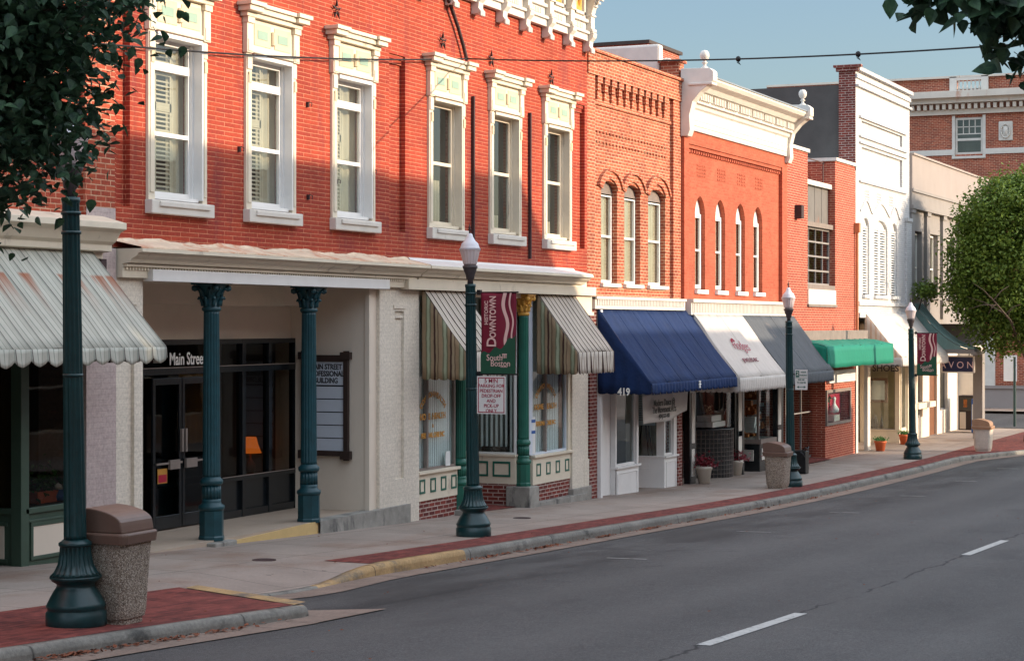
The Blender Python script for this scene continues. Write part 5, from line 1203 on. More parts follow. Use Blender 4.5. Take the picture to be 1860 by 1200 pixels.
for (a, b) in ((FX(1562), FX(1584)), (FX(1584), FX(1616)), (FX(1616), FX(1634))):      # wavy hood mould
    n = 14
    for i in range(n):
        f1 = lambda t: 7.0 + .38*math.sin(math.pi*t)**1.5 - .0
        x_a = a + (b-a)*i/n; x_b = a + (b-a)*(i+1)/n; z_a, z_b = f1(i/n), f1((i+1)/n)
        mb.prism([(x_a, z_a), (x_b, z_b), (x_b, z_b+.08), (x_a, z_a+.08)], 'y', 15.465, 15.5)
mb.box(FX(1557), XF1-.8, 15.42, 15.5, 4.0, 4.12); mb.box(XF0+.1, XF1-.7, 15.38, 15.5, 3.6, 3.75)
mb.build('wall', M['brickW'], Fb)
mb = MB(); e = .004; YP = 16.05; zc = FZ(1545, 290)
mb.quad((XF0+e,15.5,zc),(XF0+e,YP,zc),(XF0+e,YP,TF-.02),(XF0+e,15.5,TF-.02)); mb.quad((XF0+e,YP,zc),(XF0+.3,YP,zc),(XF0+.3,YP,TF),(XF0+e,YP,TF))
mb.box(XF0-.12, XF0+.1, 15.3, YP+.15, TF-.02, TF+.06); mb.box(XF0-.06, XF0+.1, 15.4, YP+.08, TF-.14, TF-.021)
for j in range(6): mb.box(XF0-.08, XF0+.05, 15.5+j*.1, 15.56+j*.1, zc-.3, zc)
mb.build('brick_pier', M['brickBase'], Fb)
mb = MB(); mb.quad((XF0+e,15.5,-1.5),(XF0+e,YP,-1.5),(XF0+e,YP,zc),(XF0+e,15.5,zc)); mb.box(XF0+.09, XF0+.3, YP, 34, -1.5, TF-.55); mb.build('tarred_side_wall', M['tar'], Fb)
mb = MB(); mb.quad((XF1-e,15.5,-1.5),(XF1-e,34,-1.5),(XF1-e,34,TF-.5),(XF1-e,15.5,TF)); mb.quad((XF0,34,-1.5),(XF0,34,TF-.6),(XF1,34,TF-.6),(XF1,34,-1.5)); mb.quad((XF0+.2,15.5,TF-1),(XF1,15.5,TF-1),(XF1,34,TF-1),(XF0+.2,34,TF-1)); mb.build('side_wall', M['brickW'], Fb)
for i, (a, b) in enumerate(sh):
    mb = MB(); leafs = [(a, b)] if i != 1 else [(a, (a+b)/2), ((a+b)/2, b)]
    for xa, xb in leafs:
        mb.box(xa+.02, xa+.10, 15.56, 15.60, 4.38, 6.6); mb.box(xb-.10, xb-.02, 15.56, 15.60, 4.38, 6.6); z = 4.4
        while z < 6.55: mb.add([(xa+.1,15.55,z),(xb-.1,15.55,z),(xb-.1,15.585,z+.048),(xa+.1,15.585,z+.048)], [(0,1,2,3)]); z += .085
    s_ = mb.build('louvred_shutter', M['white'], Fb); mb = MB(); mb.quad((a,15.64,4.3),(b,15.64,4.3),(b,15.64,6.6),(a,15.64,6.6)); mb.build('shutter_back', M['blackmat'], s_)
    mb = MB(); mb.box(a, b, 15.6, 15.645, 6.5, 6.86); mb.box(a-.08, b+.08, 15.40, 15.56, 4.24, 4.35); mb.build('shutter_sill', M['white'], s_)
aF = awning(Fb, FX(1566), XF1+.3, 15.42, 3.76, 14.2, 2.32, 2.02, M['canvascream'], M['awnF'], scal=.22, sag=.02, amp=.03, label='cream canvas awning reading SHOES on its end')
mb = MB(); xsh = FX(1566)-.03; mb.smooth = True; mb.grid(lambda u, v: (xsh - .006*math.sin(u*20), 15.42 - 1.22*u, 2.02 + .02*math.sin(u*30)*(1-v) + .30*v), 30, 3); mb.build('end_valance', M['canvascream'], aF, solid=.004)
ysh = YX(1610, xsh); text('SHOES', .29, (xsh-.025, ysh+.02, ZX(1606, 669, xsh)), (0,-1,0), (0,0,1), M['brownframe'], 'lettering', aF, sx=1.0, bold=.006)
# ground floor of F
zF = -.75
ya, yb2 = 16.1, 15.55
wx0, wx1 = FX(1583), FX(1634)
mb = MB(); mb.box(XF0, XF0+.25, 15.48, 15.62, -1.5, 3.6); mb.box(FX(1576), FX(1581), 15.5, 15.62, -1.5, 3.6)
XW = XF0 + 2.3; zsl = FZ(1600, 782, 16)
mb.build('corner_post', M['offwhite'], Fb)
# display window that faces back along the street
XW = FX(1634, 15.55) ; y0w = 15.55; y1w = YX(1577, XW)
mb = MB(); zt = ZX(1600, 782, XW)
mb.box(XW, XW+.15, y0w, y1w+.3, -1.5, zt); mb.box(XW-.03, XW+.2, y0w-.03, y1w+.3, zt, zt+.05); mb.box(XW, XW+.12, y0w, y0w+.16, zt+.05, 3.5); mb.box(XW, XW+.12, y1w, y1w+.3, zt+.05, 3.5); mb.box(XW, XF1, 15.5, 15.62, 2.6, 3.6); mb.box(XW+.12, XF1-.2, 15.5, 15.6, -1.5, zt+.05); mb.box(XF1-.45, XF1, 15.45, 15.7, -1.5, 3.6)
mb.build('window_bulkhead', M['cream'], Fb, bevel=.008)
winX(Fb, XW+.03, y0w+.16, y1w, zt+.05, 3.4, M['stucco'], bar=.03, gmat=M['glass']); window(Fb, XW+.15, XF1-.45, zt+.05, 3.4, 15.52, M['cream'], gmat=M['glass'], name='shop_window')
room(Fb, XW+.16, XF1-.05, 15.65, y1w+.28, zt-.02, 3.4, plain('cream_room', S(196,176,140), .8), openx=True); 
mb = MB(); mb.quad((XF0+.3,17.4,-1.5),(XW+.1,17.4,-1.5),(XW+.1,17.4,3.6),(XF0+.3,17.4,3.6)); mb.quad((XF0+.3,15.55,3.4),(XW,15.55,3.4),(XW,17.4,3.4),(XF0+.3,17.4,3.4)); mb.build('entrance_wall', M['creamwall'], Fb)
t = thing('framed_picture', (XW+1.2, (y0w+y1w)/2, 1.2), 'brown framed pale drawing hanging in the cream shop window', 'picture')
xi = XW+.24; yc0, yc1 = YX(1576, xi), YX(1612, xi); z0, z1 = ZX(1590, 731, xi), ZX(1590, 686, xi)
mb = MB(); yl, yr = YX(1577, xi), YX(1612, xi); mb.box(xi, xi+.05, yr, yr+.1, z0, z1); mb.box(xi, xi+.05, yl-.1, yl, z0, z1); mb.box(xi, xi+.05, yr+.1, yl-.1, z0, z0+.1); mb.box(xi, xi+.05, yr+.1, yl-.1, z1-.1, z1); mb.build('frame', M['wood'], t)
mb = MB(); mb.box(xi+.02, xi+.03, yr+.08, yl-.08, z0+.08, z1-.08); mb.build('print', M['paper'], t)
t = thing('window_ornament', (xi, (yl+yr)/2, zt), 'dark clustered ornaments on the floor of the cream shop window', 'ornament')
mb = MB(); mb.smooth = True
for k in range(9): yy = rn.uniform(yr-.2, yl+.1); r_ = rn.uniform(.06, .13); mb.lathe([(0,0),(r_,.03),(r_*.8,.15),(r_*.4,.3+rn.uniform(0,.1)),(0,.45+rn.uniform(0,.2))], (XW+.2+rn.uniform(0,.06), yy, zt+.06), 10)
mb.build('figures', M['brownframe'], t)

# ================================================================ BUILDING G: grey stucco with copper awning
XG0, XG1 = XF1 + .01, FX(1789)
Gb = thing('stucco_building', (XG0, 15.5, g(75)), 'grey beige stucco corner building with a curved green metal awning behind the round tree', 'building')
TG = FZ(1652, 281)
wd = [(FX(1660), FX(1677)), (FX(1690), FX(1706)), (FX(1722), FX(1736)), (FX(1752), FX(1764))]
mb = MB(); wall(mb, XG0, XG1, 3.4, 7.9, 15.55, [(a, b, 4.4, 6.75) for a, b in wd], .3)
for px in (1655, 1683, 1712, 1741, 1770): x = FX(px); mb.box(x-.18, x+.35, 15.44, 15.55, 3.6, 7.45); mb.box(x-.22, x+.39, 15.40, 15.55, 7.35, 7.5)
mb.box(XG0, XG1, 15.36, 15.55, 7.5, 7.62); mb.box(XG0, XG1, 15.42, 15.55, 7.62, 8.1); mb.box(XG0, XG1, 15.36, 15.55, 8.1, 8.2); mb.build('wall', M['stucco'], Gb)
mb = MB(); mb.box(XG0, XG1, 15.40, 15.7, 8.2, TG); mb.box(XG0, XG1, 15.34, 15.75, TG, TG+.07); mb.build('parapet', M['stucco2'], Gb)
shell(Gb, XG0, XG1, 15.56, 34, -1.6, TG-.1, M['stucco2'])
for a, b in wd:
    w_ = window(Gb, a+.04, b-.04, 4.42, 6.7, 15.72, M['white'], rails=[5.45], thin=.05); mb = MB(); mb.box(a-.1, b+.1, 15.42, 15.6, 4.3, 4.4); mb.build('window_sill', M['stucco'], w_)
    mb = MB(); mb.box(a, b, 15.95, 15.96, 4.4, 6.7); mb.build('curtain', M['curtain'], w_)
# concave metal awning
gx0, gx1 = FX(1664, 15.4), FX(1789, 13.2); gy1 = 13.35
prof = [(15.45, 4.05)] + [(15.45 - (15.45-gy1)*t, 4.05 - 1.62*(t**.62)) for t in (.1,.2,.3,.4,.5,.6,.7,.8,.9,1)]
mb = MB(); mb.smooth = True
mb.grid(lambda u, v: (gx0 + (gx1-gx0)*u, 15.45 - (15.45-gy1)*v, 4.1 - 1.6*(1-(1-v)**1.8)), 4, 14)
mb.smooth = False; x = gx0
while x < gx1:
    for k in range(10):
        v0, v1 = k/10, (k+1)/10; f_ = lambda v: (15.45 - (15.45-gy1)*v, 4.1 - 1.6*(1-(1-v)**1.8)); p, q = f_(v0), f_(v1)
        mb.add([(x,p[0],p[1]+.01),(x+.05,p[0],p[1]+.01),(x+.05,q[0],q[1]+.01),(x,q[0],q[1]+.01),(x+.01,p[0],p[1]+.07),(x+.04,p[0],p[1]+.07),(x+.04,q[0],q[1]+.07),(x+.01,q[0],q[1]+.07)], [(0,1,5,4),(1,2,6,5),(2,3,7,6),(3,0,4,7),(4,5,6,7)])
    x += .30
ca = mb.build('metal_awning', M['copper'], Gb, label='curved green copper awning with standing seams')
mb = MB(); pg_ = [(15.45, 2.5)] + [(15.45 - (15.45-gy1)*v, 4.08 - 1.6*(1-(1-v)**1.8)) for v in [i/12 for i in range(13)]]
mb.add([(gx0+.02, p[0], p[1]) for p in pg_], [tuple(range(len(pg_)))]); mb.build('awning_cheek', M['copper'], ca)
mb = MB(); mb.box(gx0, gx1, gy1-.02, 15.45, 2.35, 2.5); mb.box(gx0-.05, gx1+.1, gy1-.1, gy1+.1, 2.30, 2.42); mb.build('soffit', M['stucco'], Gb)
mb = MB(); xq = FX(1767, 13.75); mb.box(xq, FX(1789,13.4), 13.4, 13.75, -1.6, 2.35); mb.build('corner_pillar', M['stucco'], Gb, bevel=.02)
# storefront of G: pier, brown door, windows facing the street and back along it
mb = MB(); wall(mb, XG0, XG1, -1.6, 2.5, 15.6, [(FX(1672), FX(1681), -.0, 2.2), (FX(1688,15.6), FX(1702,15.6), -.85, 2.2), (FX(1712), FX(1726), .1, 2.2)]); mb.box(XG0, XG0+.9, 15.4, 15.6, -1.6, 3.4); mb.box(XG0-.02, FX(1690), 15.3, 15.6, .35, .55)
mb.build('storefront_wall', M['creamwall'], Gb)
mb = MB(); mb.box(FX(1688,15.7), FX(1702,15.7), 15.7, 15.75, -.85, 2.2); mb.build('brown_door', M['wood'], Gb)
window(Gb, FX(1672), FX(1681), 0, 2.2, 15.7, M['stucco'], gmat=M['glass'], name='shop_window'); window(Gb, FX(1712), FX(1726), .1, 2.2, 15.7, M['stucco'], gmat=M['glass'], name='shop_window'); room(Gb, XG0+.2, XG1-.2, 15.9, 19, -1, 2.45, M['greywall'])
XV = FX(1730, 15.5)
mb = MB(); mb.box(FX(1745,15.5), FX(1745,15.5)+.2, 14.9, 15.6, -1.5, 2.35); mb.build('white_side_wall', M['offwhite'], Gb)
t = thing('vending_machine', (FX(1752, 14.6), 14.6, g(75)), 'black and brown drinks machine with an amber light standing under the curved awning', 'vending machine')
xv = FX(1748, 15.0); yv0, yv1 = YX(1771, xv), YX(1741, xv); zb, zt_ = ZX(1755, 781, xv), ZX(1755, 718, xv)
mb = MB(); mb.box(xv, xv+.8, yv0, yv1, zb, zt_); mb.build('cabinet', M['brownframe'], t, bevel=.03); mb = MB(); mb.box(xv-.02, xv, yv0+.05, yv1-.06, zb+.75, zt_-.06); mb.build('front_panel', M['black'], t); mb = MB(); mb.box(xv-.03, xv-.021, yv0+.3, yv1-.2, zt_-.45, zt_-.15); mb.build('lit_logo', M['orange'], t); mb = MB(); mb.box(xv-.016, xv-.001, yv0+.35, yv1-.05, zb+.05, zb+.7); mb.build('lower_panel', M['creamwall'], t)
t = thing('newspaper_box', (xv-.5, yv0-.1, g(74)), 'narrow blue plastic stand between the machine and the tan bin', 'newspaper box')
mb = MB(); yn0, yn1 = YX(1775, xv-.5), YX(1764, xv-.5); mb.box(xv-.5, xv-.2, yn0, yn1, g(74), g(74)+1.3); mb.build('body', M['bluepaint'], t, bevel=.03); mb = MB(); mb.box(xv-.51, xv-.5, yn0+.05, yn0+.2, g(74)+.2, g(74)+1.1); mb.build('white_panel', M['paper'], t)
t = thing('shop_sign', (FX(1735,14.5), 14.5, 1.2), 'dark navy hanging sign with pale letters AVON under the curved awning', 'sign')
xa_ = FX(1700, 15.0) - 1.2; y0_, y1_ = YX(1770, xa_), YX(1709, xa_); z0_, z1_ = ZX(1740, 677, xa_), ZX(1740, 646, xa_)
mb = MB(); mb.box(xa_, xa_+.12, y0_, y1_, z0_, z1_); mb.build('sign_frame', M['creamwall'], t, bevel=.01); mb = MB(); mb.box(xa_-.01, xa_, y0_+.06, y1_-.06, z0_+.05, z1_-.05); mb.build('sign_face', M['navy'], t)
text('A V O N', .34, (xa_-.016, YX(1738, xa_), ZX(1738, 663, xa_)), (0,-1,0), (0,0,1), M['banpink'], 'lettering', t, sx=.95)
mb = MB(); mb.tube([(xa_+.06, y0_+.2, z1_), (xa_+.06, y0_+.2, 2.4)], .015); mb.tube([(xa_+.06, y1_-.2, z1_), (xa_+.06, y1_-.2, 2.4)], .015); mb.build('hanger', M['iron'], t)
t = thing('hanging_shrub', (FX(1680,15.1), 15.2, 4.05), 'small green self-seeded shrub growing on top of the curved green awning', 'shrub')
mb = MB(); rn = random.Random(77); cx, cz = FX(1684, 15.0), FZ(1684, 527, 15.0); leaves(mb, [(cx+rn.gauss(0,.55), 15.0+rn.gauss(0,.2), cz+rn.gauss(0,.16)) for _ in range(900)], .11, .1, rn); mb.build('leaves', M['leafgreen'], t)
mb = MB(); mb.tube([(cx, 15.3, 3.9), (cx, 15.1, cz), (cx+.5, 15, cz+.2)], .03, 6, .01); mb.tube([(cx, 15.1, cz-.1), (cx-.5, 15, cz+.15)], .02); mb.build('stem', M['bark'], t)

# ================================================================ BUILDING E: far brick block across the side street
XE = 101.0
Eb = thing('brick_building', (XE, 18, g(100)), 'large brown-red brick block across the side street with balustrade and oval plaque', 'building')
yR, yL = 12.5, 30.0
yw0, yw1 = YX(1785, XE), YX(1735, XE); zw0, zw1 = ZX(1760, 280, XE), ZX(1760, 213, XE)
zc0, zc1, ztop = ZX(1750, 208, XE), ZX(1750, 165, XE), ZX(1750, 141, XE)
def wallX(mb, X, y0, y1, z0, z1, ops=(), t=.3):
    ys = sorted(set([y0, y1] + [v for o in ops for v in o[:2]])); zs = sorted(set([z0, z1] + [v for o in ops for v in o[2:]]))
    for a, b in zip(ys, ys[1:]):
        for c, d in zip(zs, zs[1:]):
            if not any(o[0] < (a+b)/2 < o[1] and o[2] < (c+d)/2 < o[3] for o in ops): mb.quad((X,a,c),(X,a,d),(X,b,d),(X,b,c))
    for a, b, c, d in ops:
        mb.quad((X,a,c),(X+t,a,c),(X+t,a,d),(X,a,d)); mb.quad((X,b,c),(X,b,d),(X+t,b,d),(X+t,b,c)); mb.quad((X,a,d),(X+t,a,d),(X+t,b,d),(X,b,d)); mb.quad((X,a,c),(X,b,c),(X+t,b,c),(X+t,a,c))
wops = [(yw0 + k, yw1 + k, a, b) for k in (0, 4.5, 9) for a, b in ((zw0, zw1), (zw0-4.2, zw1-4.2))]
mb = MB(); wallX(mb, XE, yR, yL, -2, zc0, wops); wallX(mb, XE+.15, yR, yL, zc1-.2, ztop, [(YX(1790, XE), YX(1737, XE), zc1+.1, ztop-.15)], .3); mb.quad((XE,yR,-2),(130,yR,-2),(130,yR,ztop),(XE,yR,ztop)); mb.quad((XE,yL,-2),(XE,yL,ztop),(130,yL,ztop),(130,yL,-2)); mb.quad((XE,yR,zc1),(130,yR,zc1),(130,yL,zc1),(XE,yL,zc1)); mb.build('wall', M['brickE'], Eb)
mb = MB(); mb.box(XE-.2, XE, yR, yL, zc0, zc0+.25); mb.box(XE-.6, XE, yR-.4, yL, zc0+.55, zc0+.8); mb.box(XE-.9, XE, yR-.6, yL, zc0+.8, zc0+1.1); mb.box(XE-.25, XE+.1, yR, yL, zc0+1.1, zc1)
y = yR
while y < yL: mb.box(XE-.45, XE-.2, y, y+.16, zc0+.25, zc0+.5); y += .32
mb.box(XE-.05, XE+.2, yR, yL, ztop, ztop+.1)
cn = mb.build('cornice', plain('rust_stained_stone', S(216,206,192), .8, .12, 1, dirt=(S(180,110,70), .9, .60)), Eb)
mb = MB(); yb0, yb1 = YX(1795, XE), YX(1725, XE)
mb.box(XE-.05, XE+.2, yb0, yb0+.35, zc1, ztop+.05); mb.box(XE-.05, XE+.2, yb1-.35, yb1, zc1, ztop+.05); mb.box(XE-.04, XE+.19, yb0+.35, yb1-.35, ztop-.14, ztop+.04)
n_ = 6
for k in range(n_): mb.lathe([(.045,0),(.07,.15),(.03,.3),(.045,.45),(.045,ztop-.14-zc1)], (XE+.08, yb0+.35+(yb1-yb0-.7)*(k+.5)/n_, zc1), 10)
mb.build('balustrade', M['offwhite'], Eb)
zst = ZX(1700, 283, XE); mb = MB(); mb.box(XE-.06, XE, yR, yw0-.02, zst, zst+.28); mb.box(XE-.06, XE, yw1+.02, yL, zst, zst+.28); mb.build('string_course', M['offwhite'], Eb)
for k, (a, b, c, d) in enumerate(wops):
    mb = MB(); mb.box(XE+.05, XE+.2, a, a+.1, c, d); mb.box(XE+.05, XE+.2, b-.1, b, c, d); mb.box(XE+.05, XE+.2, a+.1, b-.1, c, c+.1); mb.box(XE+.05, XE+.2, a+.1, b-.1, d-.12, d); mb.box(XE+.04, XE+.19, a+.1, b-.1, (c+d)/2-.25, (c+d)/2-.13)
    mb.box(XE-.04, XE+.05, a-.15, a-.0, c-.1, d+.1); mb.box(XE-.04, XE+.05, b, b+.15, c-.1, d+.1); mb.box(XE-.1, XE+.05, a-.15, b+.15, c-.22, c-.1)
    for j in (1,2,3): mb.box(XE+.08, XE+.12, a+.1+(b-a-.2)*j/4-.02, a+.1+(b-a-.2)*j/4+.02, (c+d)/2+.1, d-.12)
    mb.box(XE+.08, XE+.12, a+.1, b-.1, (d-.12)*.5+((c+d)/2+.1)*.5-.02, (d-.12)*.5+((c+d)/2+.1)*.5+.02); mb.box(XE+.07, XE+.13, a+.1, b-.1, (c+d)/2+.07, (c+d)/2+.12)
    wn_ = mb.build('window', M['offwhite'], Eb); mb = MB(); mb.box(XE+.13, XE+.14, a+.05, b-.05, c+.05, d-.05); mb.build('pane', M['glassup'], wn_); mb = MB(); mb.quad((XE+.6,a,c),(XE+.6,a,d),(XE+.6,b,d),(XE+.6,b,c)); mb.build('blind', M['greywall'], wn_)
yk, zk = YX(1827, XE), ZX(1827, 238, XE); mb = MB(); mb.box(XE-.08, XE, yk-.35, yk+.35, zk-.48, zk+.48); mb.build('plaque', M['offwhite'], Eb, bevel=.03)
mb = MB(); mb.smooth = True
n = 24
for i in range(n):
    a = 2*math.pi*i/n; b = 2*math.pi*(i+1)/n; mb.tube([(XE-.12, yk+.22*math.cos(a), zk+.34*math.sin(a)), (XE-.12, yk+.22*math.cos(b), zk+.34*math.sin(b))], .045)
mb.grid(lambda u, v: (XE-.10-.10*math.sin(math.pi*u)*math.sin(math.pi*v), yk-.13+.26*u, zk-.24+.48*v), 8, 8); mb.build('oval_shield', M['offwhite'], Eb)
zb2 = ZX(1830, 700, XE); mb = MB(); mb.box(XE-.12, XE, yR, yL, -2, zb2); mb.box(XE-.2, XE, yR, yL, zb2-.15, zb2); mb.build('stone_base', M['stucco2'], Eb)
mb = MB(); ys0, ys1 = YX(1808, XE), YX(1789, XE); mb.box(XE-.15, XE, ys0, ys1, zb2, ZX(1800, 612, XE)); mb.build('white_pilaster', M['offwhite'], Eb)
# rooftop block and party walls seen above the cornices
Pn = thing('rooftop_block', (65.8, 24, 8), 'plain orange brick rooftop block rising behind the white cornice', 'building')
mb = MB(); mb.box(65.8, 69.2, 23.9, 34, 7, 13.3); mb.build('wall', M['brickD'], Pn); mb = MB(); mb.box(65.7, 69.3, 23.8, 34, 13.3, 13.42); mb.build('coping', M['brownframe'], Pn)
Pw = thing('parapet_wall', (XB1, 16.2, 8.5), 'white painted parapet block with a short brick chimney between the two orange brick buildings', 'chimney')
mb = MB(); a, b = XB1-.05, XB1+.35; mb.box(a, b, 15.55, 16.0, 8.9, FZ(1230,112,15.55)); mb.box(a-.06, b+.06, 15.49, 16.06, FZ(1230,112,15.55), FZ(1230,107,15.55)); mb.build('brick_chimney', M['brickB'], Pw)
mb = MB(); mb.box(a+.06, b-.05, 16.05, 18.5, 8.9, 10.15); mb.box(a+.03, b, 18.5, 21, 8.9, 9.95); mb.box(b, b+1.0, 15.9, 16.6, 9.0, 9.85); mb.build('painted_block', M['offwhite'], Pw, bevel=.06)

# ================================================================ OPPOSITE SIDE (behind and beside us, throws the evening shadow)
def opp(x0, x1, h, poly, label, mat, trim):
    label = label[:120]
    t = thing('brick_building', (x0, -4.2, g((x0+x1)/2)), label, 'building')
    mb = MB(); y1 = -4.2; xs = [x for x, z in poly]
    wz = ([(3.9, 6.1)] if h > 6 else []) + ([(7.4, 9.4)] if h > 11 else [])
    ops = []
    x = x0 + .8
    while x + 1.2 < x1: ops += [(x, x+1.1, a, b) for a, b in wz if b < h - 1.5]; x += 2.6
    ops += [(x0+.6, (x0+x1)/2-.7, g(x0)+.7, 2.9), ((x0+x1)/2+.7, x1-.6, g(x0)+.7, 2.9)]
    base = min(z for x_, z in poly)
    wall(mb, x0, x1, -2, base, y1, ops, .0)
    for o in ops:                                 # reveals go inward (towards -y)
        a, b, c, d = o; mb.quad((a,y1,c),(a,y1,d),(a,y1-.25,d),(a,y1-.25,c)); mb.quad((b,y1,c),(b,y1-.25,c),(b,y1-.25,d),(b,y1,d)); mb.quad((a,y1,d),(b,y1,d),(b,y1-.25,d),(a,y1-.25,d)); mb.quad((a,y1,c),(a,y1-.25,c),(b,y1-.25,c),(b,y1,c))
    pp = [(x_, z) for x_, z in poly]; mb.prism([(x0, base)] + pp + [(x1, base)] if pp[0][1] > base or pp[-1][1] > base else [(x0, base-.01)] + pp + [(x1, base-.01)], 'y', y1-.35, y1)
    mb.box(x0+.01, x1-.01, y1-12, y1-.36, -2, base-.4); mb.build('wall', mat, t)
    for o in ops:
        mb = MB(); a, b, c, d = o; mb.box(a, a+.07, y1-.24, y1-.18, c, d); mb.box(b-.07, b, y1-.24, y1-.18, c, d); mb.box(a+.07, b-.07, y1-.24, y1-.18, c, c+.07); mb.box(a+.07, b-.07, y1-.24, y1-.18, d-.07, d); mb.box(a+.07, b-.07, y1-.23, y1-.19, (c+d)/2-.03, (c+d)/2+.03)
        w_ = mb.build('window', trim, t); mb = MB(); mb.quad((a,y1-.3,c),(b,y1-.3,c),(b,y1-.3,d),(a,y1-.3,d)); mb.build('pane', M['blackmat'], w_)
    mb = MB(); mb.box(x0, x1, y1, y1+.25, base-.9, base-.6); mb.box(x0, x1, y1, y1+.3, 3.1, 3.35); mb.build('cornice', trim, t)
H1, H2 = 11.42, 8.6
opp(-22, 2, H1, [(-22, H1), (2, H1)], 'tan brick building on the near side of the street behind the camera', M['brickOpp'], M['cream'])
opp(2.05, 14, H1-.3, [(2.05, H1-.3), (14, H1-.3)], 'red brick building on the near side of the street beside the camera', M['brickL'], M['white'])
opp(14.05, 26, H1, [(14.05, H1), (26, H1)], 'tan brick building opposite the porch with the black doors', M['brickOpp'], M['white'])
opp(26.05, 44.4, H2, [(26.05, H1+.05), (38.8, H1), (38.81, H1+.30), (41, H1+.30), (44.4, H2)], 'red brick building with a sloping gable opposite the cream shopfront', M['brickD'], M['cream'])
opp(44.45, 60, H2, [(44.45, H2), (53.6, H2), (53.61, H2-.3), (56.2, H2-.3), (56.21, H2+.1), (60, H2+.1)], 'tan brick building opposite the navy awning', M['brickOpp'], M['cream'])
opp(60.05, 69.8, 4.3, [(60.05, 6.3), (67.4, 6.3), (67.41, 4.3), (69.8, 4.3)], 'low red brick building opposite the bright green awning', M['brickL'], M['white'])

# ================================================================ STREET LAMPS
def lamp(name_label, x, y):
    z = sz(x, y); t = thing('street_lamp', (x, y, z), name_label, 'street lamp', 'green street lamps along the kerb')
    mb = MB(); mb.smooth = True
    mb.lathe([(.272,0),(.278,.02),(.278,.13),(.26,.15),(.262,.165),(.275,.19),(.262,.215),(.235,.27),(.20,.33),(.178,.36),(.172,.39),(.215,.42),(.238,.445),(.236,.465)], (x,y,z), 48)
    mb.lathe([(.236,.465,0),(.20,.50,1),(.165,.57,1),(.148,.66,1),(.143,.73,1),(.14,.735,0)], (x,y,z), 120, 20, .10)
    mb.lathe([(.14,.735),(.152,.745),(.152,.77),(.128,.785),(.112,.80)], (x,y,z), 48)
    mb.build('base', M['green'], t)
    mb = MB(); mb.smooth = True
    mb.lathe([(.105,.80,0),(.105,.84,1),(.098,1.6,1),(.088,2.8,1),(.080,3.9,1),(.080,3.91,0),(.086,3.92,0),(.086,3.96,0),(.05,3.965,0)], (x,y,z), 96, 12, .13)
    for q in (2.30, 3.62, 3.80): mb.lathe([(.093,q),(.093,q+.03)], (x,y,z), 24)
    mb.build('pole', M['green'], t)
    mb = MB(); mb.smooth = True; mb.lathe([(.046,3.96),(.046,4.03),(.066,4.05),(.07,4.10),(.078,4.12),(.10,4.17),(.104,4.20),(.118,4.215),(.118,4.25),(.09,4.26)], (x,y,z), 32); mb.build('fitter', M['fitter'], t)
    mb = MB(); mb.smooth = True; mb.lathe([(.088,4.25,1),(.112,4.29,1),(.150,4.45,1),(.166,4.49,1),(.172,4.505,0)], (x,y,z), 96, 16, .06, cap=False); mb.build('lamp_globe', M['globe'], t, solid=.006)
    mb = MB(); mb.smooth = True; mb.lathe([(.174,4.505),(.150,4.54),(.140,4.57),(.132,4.60),(.088,4.64),(.055,4.70),(.040,4.75),(.022,4.76)], (x,y,z), 32); rf = mb.build('lamp_roof', M['globetop'], t)
    mb = MB(); mb.smooth = True; mb.lathe([(.014,4.76),(.012,4.80),(.030,4.815),(.012,4.83),(.022,4.85),(.010,4.87),(.003,4.92)], (x,y,z), 12); mb.build('finial', M['iron'], rf)
    # the row leans a touch, as in the photo
    ax = Vector((CT, ST, 0)); t.rotation_mode = 'AXIS_ANGLE'; t.rotation_axis_angle = (R(-.75), ax.x, ax.y, ax.z)
    return t
L1 = lamp('green street lamp half hidden by leaves, beside the nearest bin', 15.1, 11.1)
L2 = lamp('green street lamp carrying a maroon banner and a 5 MIN parking sign', 28.2, 13.15)
L3 = lamp('green street lamp without a banner, carrying a small green and white parking sign', 45.95, 13.05)
L4 = lamp('green street lamp farthest along, with a banner, in front of the cream SHOES shop', 59.9, 13.2)

